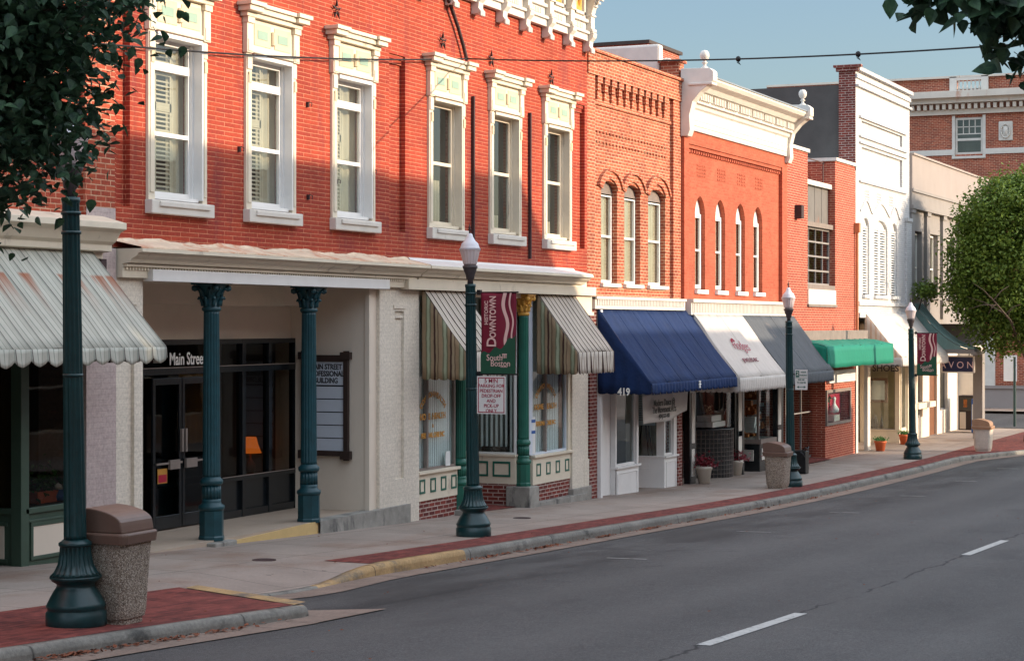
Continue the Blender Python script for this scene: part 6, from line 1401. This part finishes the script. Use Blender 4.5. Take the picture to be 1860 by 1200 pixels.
def wavy(mb, c, w_, z0, z1, amp, ph, x, y0f, n=26):
    pts = []
    for i in range(n+1):
        t = i/n; z = z1 + (z0-z1)*t; pts.append((c + amp*math.sin(ph + t*9.2) + .05*t, z, w_*(1-.15*t)))
    for (a, za, wa_), (b, zb, wb_) in zip(pts, pts[1:]):
        mb.quad((x, y0f-a+wa_/2, za), (x, y0f-b+wb_/2, zb), (x, y0f-b-wb_/2, zb), (x, y0f-a-wa_/2, za))
def banner(x, y, label, big=True):
    z = sz(x, y); yb = y - .13; W, z0, z1 = .60, z + 2.56, z + 3.82
    t = thing('street_banner', (x, yb, z1), label, 'banner', 'historic downtown banners on the lamps')
    X = x
    mb = MB(); mb.smooth = True; mb.grid(lambda u, v: (X + .012*math.sin(u*5 + v*4), yb - W*u, z0 + (z1-z0)*v), 14, 22); cl = mb.build('cloth', M['maroon'], t, solid=.004)
    mb = MB(); nn = 24
    for i in range(nn):                           # green hill at the foot
        f_ = lambda u: z0 + .30 + .20*u + .03*math.sin(u*19) + (.10 if u > .7 else 0)*min(1, (u-.7)*8)
        u0, u1 = i/nn, (i+1)/nn; mb.quad((X-.018, yb-W*u0, z0), (X-.018, yb-W*u0, f_(u0)), (X-.018, yb-W*u1, f_(u1)), (X-.018, yb-W*u1, z0))
    mb.build('green_hill', M['bangreen'], cl)
    mb = MB(); wavy(mb, .405, .062, z0+.42, z1, .030, 2.6, X-.016, yb); mb.build('wavy_stripe', M['banpink'], cl); mb = MB(); wavy(mb, .505, .030, z0+.50, z1, .022, 2.6, X-.016, yb); mb.build('wavy_stripe', M['banpink'], cl)
    o = lambda a, zz: (X-.02, yb-a, zz)
    text('D', .225, o(.195, z0+.41), (0,0,1), (0,1,0), M['banpink'], 'lettering', cl, sx=.95, bold=.004, align='LEFT'); text('OWNTOWN', .150, o(.215, z0+.56), (0,0,1), (0,1,0), M['banpink'], 'lettering', cl, sx=.74, bold=.004, align='LEFT')
    text('HISTORIC', .085, o(.10, z0+.95), (0,0,1), (0,1,0), M['banpink'], 'lettering', cl, sx=1.0, bold=.002)
    text('South', .14, o(.24, z0+.245), (0,-1,0), (0,0,1), M['banpink'], 'lettering', cl, sx=.85); text('Boston', .14, o(.34, z0+.155), (0,-1,0), (0,0,1), M['banpink'], 'lettering', cl, sx=.85); text('VIRGINIA', .03, o(.40, z0+.105), (0,-1,0), (0,0,1), M['banpink'], 'lettering', cl)
    mb = MB(); q = .45
    mb.box(X-.022, X-.018, yb-q, yb-q+.08, z0+.295, z0+.31)
    for k in range(3): mb.box(X-.022, X-.018, yb-q+.008+k*.026, yb-q+.02+k*.026, z0+.24, z0+.295)
    mb.build('town_emblem', M['banpink'], cl)
    mb = MB()
    for zz in (z1+.01, z0-.01): mb.tube([(X, y-.05, zz), (X, yb-W-.04, zz)], .012, 8); mb.box(X-.035, X+.035, y-.13, y-.07, zz-.04, zz+.04)
    mb.build('banner_arm', M['plastic'], t); return t
banner(28.2, 13.15, 'maroon HISTORIC DOWNTOWN banner on the lamp above the 5 MIN parking sign')
banner(59.9, 13.2, 'smaller-looking maroon HISTORIC DOWNTOWN banner on the far lamp by the SHOES awning')
# 5 MIN sign
x, y = 28.2, 13.15; z = sz(x, y); yb = y - .10
t = thing('parking_sign', (x, yb, z+2.5), 'white 5 MIN PARKING sign with crimson border on the middle lamp', 'sign')
mb = MB(); W, z0, z1 = .49, z + 1.93, z + 2.52; mb.box(x-.09, x-.085, yb-W, yb, z0, z1); pl = mb.build('plate', M['paper'], t)
mb = MB(); e = .02
mb.box(x-.094, x-.0905, yb-W+e, yb-e, z0+e, z0+e+.012); mb.box(x-.094, x-.0905, yb-W+e, yb-e, z1-e-.012, z1-e); mb.box(x-.094, x-.0905, yb-W+e, yb-W+e+.012, z0+e+.012, z1-e-.012); mb.box(x-.094, x-.0905, yb-e-.012, yb-e, z0+e+.012, z1-e-.012); mb.build('border', M['signred'], pl)
for k, (s_, q) in enumerate((('5 MIN', .098), ('PARKING FOR', .076), ('PEDESTRIAN', .076), ('DROP-OFF', .076), ('AND', .076), ('PICK-UP', .076), ('ONLY', .076))):
    text(s_, q, (x-.092, yb-W/2, z1-.075-k*.078), (0,-1,0), (0,0,1), M['signred'], 'lettering', pl, sx=.92, bold=.0005)
mb = MB(); mb.box(x-.085, x-.05, yb-.06, yb+.02, z0+.1, z0+.13); mb.box(x-.085, x-.05, yb-.06, yb+.02, z1-.13, z1-.1); mb.build('bracket', M['plastic'], t)
# green and white sign on the third lamp
x, y = 45.95, 13.05; z = sz(x, y); yb = y - .13
t = thing('parking_sign', (x, yb, z+2.5), 'small green and white two-hour parking sign with an arrow on the third lamp', 'sign')
W, z0, z1 = .30, z + 2.32, z + 2.80; mb = MB(); mb.box(x-.09, x-.085, yb-W, yb, z0, z1); pl = mb.build('plate', M['paper'], t)
mb = MB(); mb.box(x-.094, x-.0905, yb-.10, yb-.015, z1-.18, z1-.025); mb.box(x-.094, x-.0905, yb-.24, yb-.06, z0+.06, z0+.072)
for yy, s_ in ((yb-.26, 1), (yb-.04, -1)): mb.add([(x-.094, yy, z0+.066), (x-.094, yy+.05*s_, z0+.095), (x-.094, yy+.05*s_, z0+.037)], [(0,1,2)])
mb.box(x-.094, x-.0905, yb-W+.008, yb-.008, z1-.20, z1-.193); mb.build('green_print', M['green2'], pl)
text('2', .13, (x-.097, yb-.058, z1-.10), (0,-1,0), (0,0,1), M['paper'], 'lettering', pl)
for s_, dz in (('HOUR', .06), ('PARKING', .135), ('8:00 AM', .24), ('TO 5:00 PM', .31)): text(s_, .055, (x-.093, yb-(.20 if dz < .2 else .15), z1-dz), (0,-1,0), (0,0,1), M['green2'], 'lettering', pl, sx=.8, bold=.001)
mb = MB(); mb.box(x-.085, x-.03, yb-.05, yb+.05, z0+.1, z0+.13); mb.box(x-.085, x-.03, yb-.05, yb+.05, z1-.13, z1-.1); mb.build('bracket', M['plastic'], t)

# ================================================================ LITTER BINS
def bin_(px, py, Zc, label, lid, w_=.52, h_=.86, rot=0):
    u = U(px); x = Zc*(CT + u*ST); y = Zc*(ST - u*CT); z = sz(x, y) + .008
    t = thing('litter_bin', (x, y, z), label, 'litter bin', 'concrete litter bins')
    mb = MB(); ww = w_/2
    def ring(hw, zz, c=.08):
        pts = []
        for sx_, sy_ in ((1,1),(-1,1),(-1,-1),(1,-1)):
            for k in range(4):
                a = {(1,1):0,(-1,1):90,(-1,-1):180,(1,-1):270}[(sx_,sy_)] + k*30
                pts.append((x + sx_*(hw-c) + c*math.cos(R(a)), y + sy_*(hw-c) + c*math.sin(R(a)), z + zz))
        return pts
    rings = [ring(ww*.74, 0), ring(ww*.74, .05), ring(ww*.80, .055), ring(ww*.84, .12), ring(ww*.93, .6), ring(ww*.97, h_-.10), ring(ww*.97, h_-.06)]
    vs = sum(rings, []); n = 16; fs = [(k*n+i, k*n+(i+1)%n, (k+1)*n+(i+1)%n, (k+1)*n+i) for k in range(len(rings)-1) for i in range(n)]; fs.append(tuple(range(n))[::-1]); fs.append(tuple(range((len(rings)-1)*n, len(rings)*n)))
    mb.add(vs, fs); mb.build('body', M['aggsunlit'] if lid is M['lidtan'] else M['agg'], t)
    mb = MB(); e = ww + .02
    rr = [ring(e*1.0, h_-.10, .06), ring(e*1.03, h_-.02, .06), ring(e*1.0, h_, .06), ring(e*.94, h_, .06)]
    vs = sum(rr, []); fs = [(k*n+i, k*n+(i+1)%n, (k+1)*n+(i+1)%n, (k+1)*n+i) for k in range(3) for i in range(n)]; fs.append(tuple(range(3*n, 4*n))); mb.add(vs, fs)
    prof = [(y + e*.94, z+h_), (y + e*.98, z+h_+.10), (y + e*.97, z+h_+.20)] 
    K = 9
    for k in range(K+1):
        a = math.pi/2*k/K; prof.append((y + e*.60 - e*1.42*math.sin(a)**1.15*1.0, z + h_ + .07 + .155*math.cos(a)**.9))
    prof.append((y - e*.86, z+h_))
    mb.prism(prof, 'x', x - e*.93, x + e*.93); mb.build('domed_lid', lid, t, bevel=.012)
    return t
bin_(212, 1118, 18.6, 'speckled concrete litter bin with a brown domed lid, behind the nearest lamp', M['lid'])
bin_(1413, 887, 46.6, 'speckled concrete litter bin with a brown domed lid, beside the third lamp', M['lid'], .56)
u_ = 0
bin_(1786, 808, 64.2, 'litter bin coloured as sunlit concrete with a tan lid at the far street corner', M['lidtan'], .60, .82)

# directory board on the porch side wall
XR_ = XR - .03
def yz(px, py): return YX(px, XR_), ZX(px, py, XR_)
y0, z0 = yz(633, 826); y1, z1 = yz(552, 645)
zt, zb = ZX(600, 650, XR_), ZX(600, 822, XR_)
t = thing('directory_board', (XR_, (y0+y1)/2, zb), 'dark brown framed directory board with pale slats on the porch side wall', 'sign')
mb = MB(); fw = .085
mb.box(XR_-.07, XR_, y0-.02, y0-.02+fw, zb-.12, zt+.12); mb.box(XR_-.07, XR_, y1+.02-fw, y1+.02, zb-.12, zt+.12); mb.box(XR_-.09, XR_, y0-.07, y0+.12, zt-.02, zt+.10); mb.box(XR_-.09, XR_, y0-.07, y0+.12, zb-.10, zb+.04); mb.box(XR_-.09, XR_, y1-.12, y1+.07, zt-.02, zt+.10); mb.box(XR_-.09, XR_, y1-.12, y1+.07, zb-.10, zb+.04)
mb.box(XR_-.065, XR_, y0+fw-.02, y1-fw+.02, zt-.06, zt+.05); mb.box(XR_-.065, XR_, y0+fw-.02, y1-fw+.02, zb-.05, zb+.04); mb.build('frame', M['brownframe'], t, bevel=.004)
ZT, ZB = zt-.06, zb+.04; hs = (ZT-ZB-.40)/5; fa = MB(); fa.box(XR_-.035, XR_-.01, y0+fw-.02, y1-fw+.02, ZT-.39, ZT)
for k in range(5): fa.box(XR_-.035, XR_-.01, y0+fw-.02, y1-fw+.02, ZB+k*hs, ZB+(k+1)*hs-.018)
fa.build('slat', M['board'], t); mb = MB(); mb.box(XR_-.02, XR_-.005, y0+fw-.02, y1-fw+.02, ZB, ZT); mb.build('backing', M['ink'], t)
yc = (y0+y1)/2
for k, s_ in enumerate(('MAIN STREET', 'PROFESSIONAL', 'BUILDING')): text(s_, .125, (XR_-.038, yc-.02, ZT-.09-k*.115), (0,-1,0), (0,0,1), M['ink'], 'lettering', t, sx=.80, bold=.003)
# lit table lamp behind the black screen
xl2, yl2 = FX(455, 17.7), 17.7; zl = FZ(455, 822, 17.7)
t = thing('table_lamp', (xl2, yl2, zl-.5), 'lit orange fabric-shaded table lamp glowing behind the black glass screen', 'table lamp')
mb = MB(); mb.smooth = True; mb.lathe([(.19,0),(.175,.03),(.13,.15),(.105,.25),(.095,.27)], (xl2, yl2, zl), 24, 8, .06, cap=False); mb.build('lamp_shade', M['shade'], t, solid=.003)
mb = MB(); mb.smooth = True; mb.lathe([(.1,0),(.1,.02),(.03,.05),(.08,.2),(.09,.3),(.02,.4),(.012,.6)], (xl2, yl2, zl-.5), 16); mb.build('lamp_base', M['wood'], t)
t = thing('side_table', (xl2, yl2, zl-.5), 'dark wooden table under the lit lamp inside the black glass screen', 'table'); mb = MB(); zt2 = zl-.502
mb.box(xl2-.4, xl2+.4, yl2-.3, yl2+.3, zt2-.05, zt2); mb.build('table_top', M['brownframe'], t)
for a, b in ((-.35,-.25),(.35,-.25),(-.35,.25),(.35,.25)): mb = MB(); mb.box(xl2+a-.03, xl2+a+.03, yl2+b-.03, yl2+b+.03, -.1, zt2-.05); mb.build('leg', M['brownframe'], t)

# ================================================================ PLANT POTS
def pot(px, py, Y, r, h, potm, leafm, label, n=140, lr=.2, lz=.12, cat='plant pot', group=None, spiky=False):
    x = FX(px, Y); z = sz(x, Y) + .01; t = thing('plant_pot', (x, Y, z), label, cat, group)
    mb = MB(); mb.smooth = True; mb.lathe([(r*.68,0),(r*.9,h*.8),(r*1.0,h*.82),(r*1.02,h),(r*.9,h),(r*.86,h*.9)], (x,Y,z), 28); mb.build('pot', potm, t)
    mb = MB(); rn = random.Random(int(px))
    leaves(mb, [(x+rn.gauss(0,lr*.5), Y+rn.gauss(0,lr*.5), z+h+abs(rn.gauss(0,lz))) for _ in range(n)], .045 if spiky else .07, -1.0 if spiky else .2, rn); mb.build('flowers' if not spiky else 'grass_tuft', leafm, t)
pot(1279, 873, 15.2, .20, .42, M['potwhite'], M['leafred'], 'white pot of dark red flowers against the brick and black post', 260, .3, .12, group='white pots of red flowers'); pot(1337, 862, 15.55, .20, .40, M['potwhite'], M['leafred'], 'white pot of dark red flowers between the tile counter and the cabinet', 260, .34, .12, group='white pots of red flowers')
pot(1599, 818, 15.05, .20, .32, M['terracotta'], M['leafplant'], 'terracotta pot with a grassy tuft, standing clear below the SHOES window', 300, .20, .05, group='terracotta pots', spiky=True); pot(1642, 805, 15.2, .18, .34, M['terracotta'], M['leafplant'], 'terracotta pot with a grassy tuft, half hidden by the far lamp', 260, .18, .05, group='terracotta pots', spiky=True)
# black bin bag holder by the third lamp
x, y = FX(1453, 14.3), 14.3; z = sz(x, y)
t = thing('black_basket', (x, y, z), 'black plastic tub with wire handles beside the third lamp', 'tub')
mb = MB(); mb.prism([(x-.16, z+.01), (x+.16, z+.01), (x+.20, z+.62), (x-.20, z+.62)], 'y', y-.2, y+.2); mb.build('tub', M['plastic'], t, bevel=.02); mb = MB()
mb.tube([(x-.2,y-.2,z+.62),(x-.28,y-.22,z+.72),(x,y-.22,z+.66),(x+.15,y-.2,z+.72),(x+.2,y,z+.62)], .014); mb.tube([(x-.2,y-.2,z+.45),(x-.34,y-.2,z+.52),(x-.30,y-.1,z+.60)], .014); mb.build('wire_handle', M['plastic'], t)
# sign post across the side street
xs_ = 84.5; ys_ = YX(1843, xs_); zb_ = sz(xs_, ys_) - .1
t = thing('sign_post', (xs_, ys_, zb_), 'thin dark green post carrying a pale sign plate, beyond the tan-lidded bin', 'sign post')
mb = MB(); mb.tube([(xs_, ys_, zb_), (xs_, ys_, ZX(1843, 648, xs_))], .06, 8); mb.build('post', M['green'], t); mb = MB(); mb.box(xs_-.03, xs_-.02, ys_-.1, ys_+.45, ZX(1843, 692, xs_), ZX(1843, 645, xs_)); mb.build('sign_plate', M['board'], t)

# ================================================================ OVERHEAD CABLE
def atZ(px, py, Zc): u = U(px); return Vector((Zc*(CT+u*ST), Zc*(ST-u*CT), CAMZ-(py-HOR)/F*Zc))
def cable(pts, name, label, r=.014):
    mb = MB(); mb.tube(pts, r, 6); return tag(mb.build(name, M['wire'], None), label, 'cable')
A0, A1 = atZ(848, 107, 36.0), atZ(1960, 72, 27.0)
pts = [A0.lerp(A1, i/24) - Vector((0, 0, .14*4*(i/24)*(1-i/24))) for i in range(25)]
cable(pts, 'overhead_cable', 'thin black cable crossing the sky from the red brick wall')
B0 = atZ(-160, 58, 21.0); B0 = atZ(100, 72, 25.0)
pts = [B0.lerp(A0, i/24) - Vector((0, 0, .10*4*(i/24)*(1-i/24))) for i in range(25)]
cable(pts, 'overhead_cable', 'thin dark cable running along the red brick wall in front of the tall windows')
for px, py, z_, lab in ((1341, 97, 32.6, 'small black clamp on the cable, nearer the red building'), (1560, 91, 30.6, 'small black clamp on the cable, nearer the far trees')):
    t_ = (px - 848)/(1960-848); t_ = min(range(400), key=lambda i: abs(U(px) - ((lambda p: (p.x*ST - p.y*CT)/(p.x*CT + p.y*ST))(A0.lerp(A1, i/400)))))/400
    p = A0.lerp(A1, t_) - Vector((0,0,.14*4*t_*(1-t_))); mb = MB(); mb.smooth = True; mb.lathe([(0,-.05),(.03,-.035),(.045,0),(.03,.035),(0,.05)], p, 10)
    mb.tube([p + Vector((0,0,-.04)), p + Vector((.03,-.03,-.09)), p + Vector((0,.02,-.05))], .008); tag(mb.build('cable_clamp', M['wire'], None), lab, 'clamp', 'clamps on the cable')

# ================================================================ TREES
def tree(loc, trunk_h, r0, label, leafm, blobs, nleaf, size, limbs, seed, jit=1.9):
    rn = random.Random(seed); t = thing('tree', loc, label, 'tree'); L0 = Vector(loc)
    mb = MB(); mb.smooth = True
    pts = [L0 + Vector((.06*math.sin(k), .05*math.cos(k*1.3), trunk_h*k/6 - .1)) for k in range(7)]
    mb.tube(pts, r0, 12, r0*.7); top = pts[-1]
    ends = []
    for c, rad in blobs: ends.append(Vector(c))
    for c in limbs: 
        c = Vector(c); mid = top.lerp(c, .5) + Vector((rn.uniform(-.2,.2), rn.uniform(-.2,.2), .25)); mb.tube([top - Vector((0,0,.3)), mid, c], r0*.45, 8, .02)
        for k in range(7):
            a = mid.lerp(c, rn.uniform(.1, .9)); b = a + Vector((rn.gauss(0,.6), rn.gauss(0,.6), rn.gauss(.2,.5))); mb.tube([a, a.lerp(b,.5)+Vector((0,0,.08)), b], .025, 5, .006)
    mb.build('trunk', M['bark'], t)
    mb = MB(); pts = []
    vol = [r[0]*r[1]*r[2] if not isinstance(r, (int, float)) else r**3 for _, r in blobs]; tv = sum(v**.75 for v in vol)
    for (c, rad), v in zip(blobs, vol):
        rad = (rad,)*3 if isinstance(rad, (int, float)) else rad; n = int(nleaf * v**.75 / tv); ncl = max(8, n // 26)
        cl = []
        for _ in range(ncl):
            d = Vector((rn.gauss(0,1), rn.gauss(0,1), rn.gauss(0,1))).normalized(); k = rn.uniform(.30, 1.0)**.45*(1 + rn.uniform(-.07, .09))
            cl.append(Vector((c[0]+d.x*rad[0]*k, c[1]+d.y*rad[1]*k, c[2]+d.z*rad[2]*k)))
        for _ in range(n):
            q = cl[rn.randrange(ncl)]; s_ = size*jit; pts.append((q.x+rn.gauss(0,s_), q.y+rn.gauss(0,s_), q.z+rn.gauss(0,s_*.8)))
    leaves(mb, pts, size, .45, rn)
    mb.build('crown', leafm, t); return t
# near left tree: dark leaves across the top left corner
def C_(px, py, Zc): return tuple(atZ(px, py, Zc))
base = atZ(-560, 700, 13.5); base.z = sz(base.x, base.y)
tree(tuple(base), 3.4, .17, 'dark leafy tree whose branches hang in front of the nearest lamp and its globe', M['leafdark'],
     [(C_(-500, 60, 13.5), (2.4,2.4,2.0)), (C_(-150, -150, 13.4), (1.7,1.7,1.3)), (C_(-130, 110, 13.3), (1.05,1.0,.85)), (C_(0, 60, 13.2), (.78,.8,.62)), (C_(60, 10, 13.0), (.62,.6,.42)), (C_(-20, 200, 13.2), (.5,.5,.48)), (C_(60, 130, 13.0), (.42,.4,.36)), (C_(150, 20, 12.9), (.40,.4,.26)), (C_(30, 270, 13.1), (.34,.4,.28)), (C_(105, 215, 13.0), (.26,.3,.20)), (C_(80, 300, 13.1), (.22,.3,.16)), (C_(210, 40, 12.9), (.20,.3,.13)), (C_(-30, 330, 13.2), (.20,.3,.14))],
     32000, .078, [C_(-130,60,13.3), C_(60,30,13.0), C_(20,220,13.1), C_(-500,-100,13.5), C_(-700,100,14), C_(-300,-200,12)], 21)
base = atZ(3100, 700, 7.0); base.z = sz(base.x, base.y) if base.y > 12 else g(base.x)
tree(tuple(base), 3.3, .15, 'near tree whose dark silhouetted leaves hang against the blue sky', M['leafdark'],
     [(C_(2900, -450, 7.0), (1.7,1.7,1.3)), (C_(2350, -300, 7.3), (1.1,1.1,.8)), (C_(1960, -130, 7.2), (.42,.42,.32)), (C_(1840, 0, 7.0), (.20,.2,.10)), (C_(1775, -5, 7.0), (.16,.2,.06)), (C_(1720, -10, 7.0), (.12,.2,.04)), (C_(1850, 60, 7.0), (.09,.12,.13)), (C_(1830, 118, 7.0), (.065,.08,.05)), (C_(1690, -22, 7.0), (.08,.1,.035)), (C_(1640,-8,7.0), (.03,.03,.012))],
     26000, .078, [C_(2000,-120,7.2), C_(1900,-10,7.0), C_(2300,-400,7.5), C_(2600,-200,8)], 5, .55)
# round street tree at the far corner
base = atZ(1868, 790, 70); base.z = sz(71, 11.5)
tree(tuple(base), 3.1, .14, 'round light green street tree beside the copper awning', M['leafgreen'],
     [(C_(1868, 470, 70), (2.8,2.8,2.9)), (C_(1835, 400, 69.6), (1.7,1.7,1.5)), (C_(1800, 500, 69.6), (1.3,1.5,1.5)), (C_(1830, 590, 69.6), (1.3,1.5,.95)), (C_(1790, 420, 69.6), (.8,.8,.8)), (C_(1870, 345, 70), (1.2,1.2,.7)), (C_(1760, 560, 69.6), (.5,.6,.4))],
     60000, .115, [C_(1830,450,70), C_(1900,420,66), C_(1868,380,70), C_(1800,540,66), C_(1930,560,66)], 9)
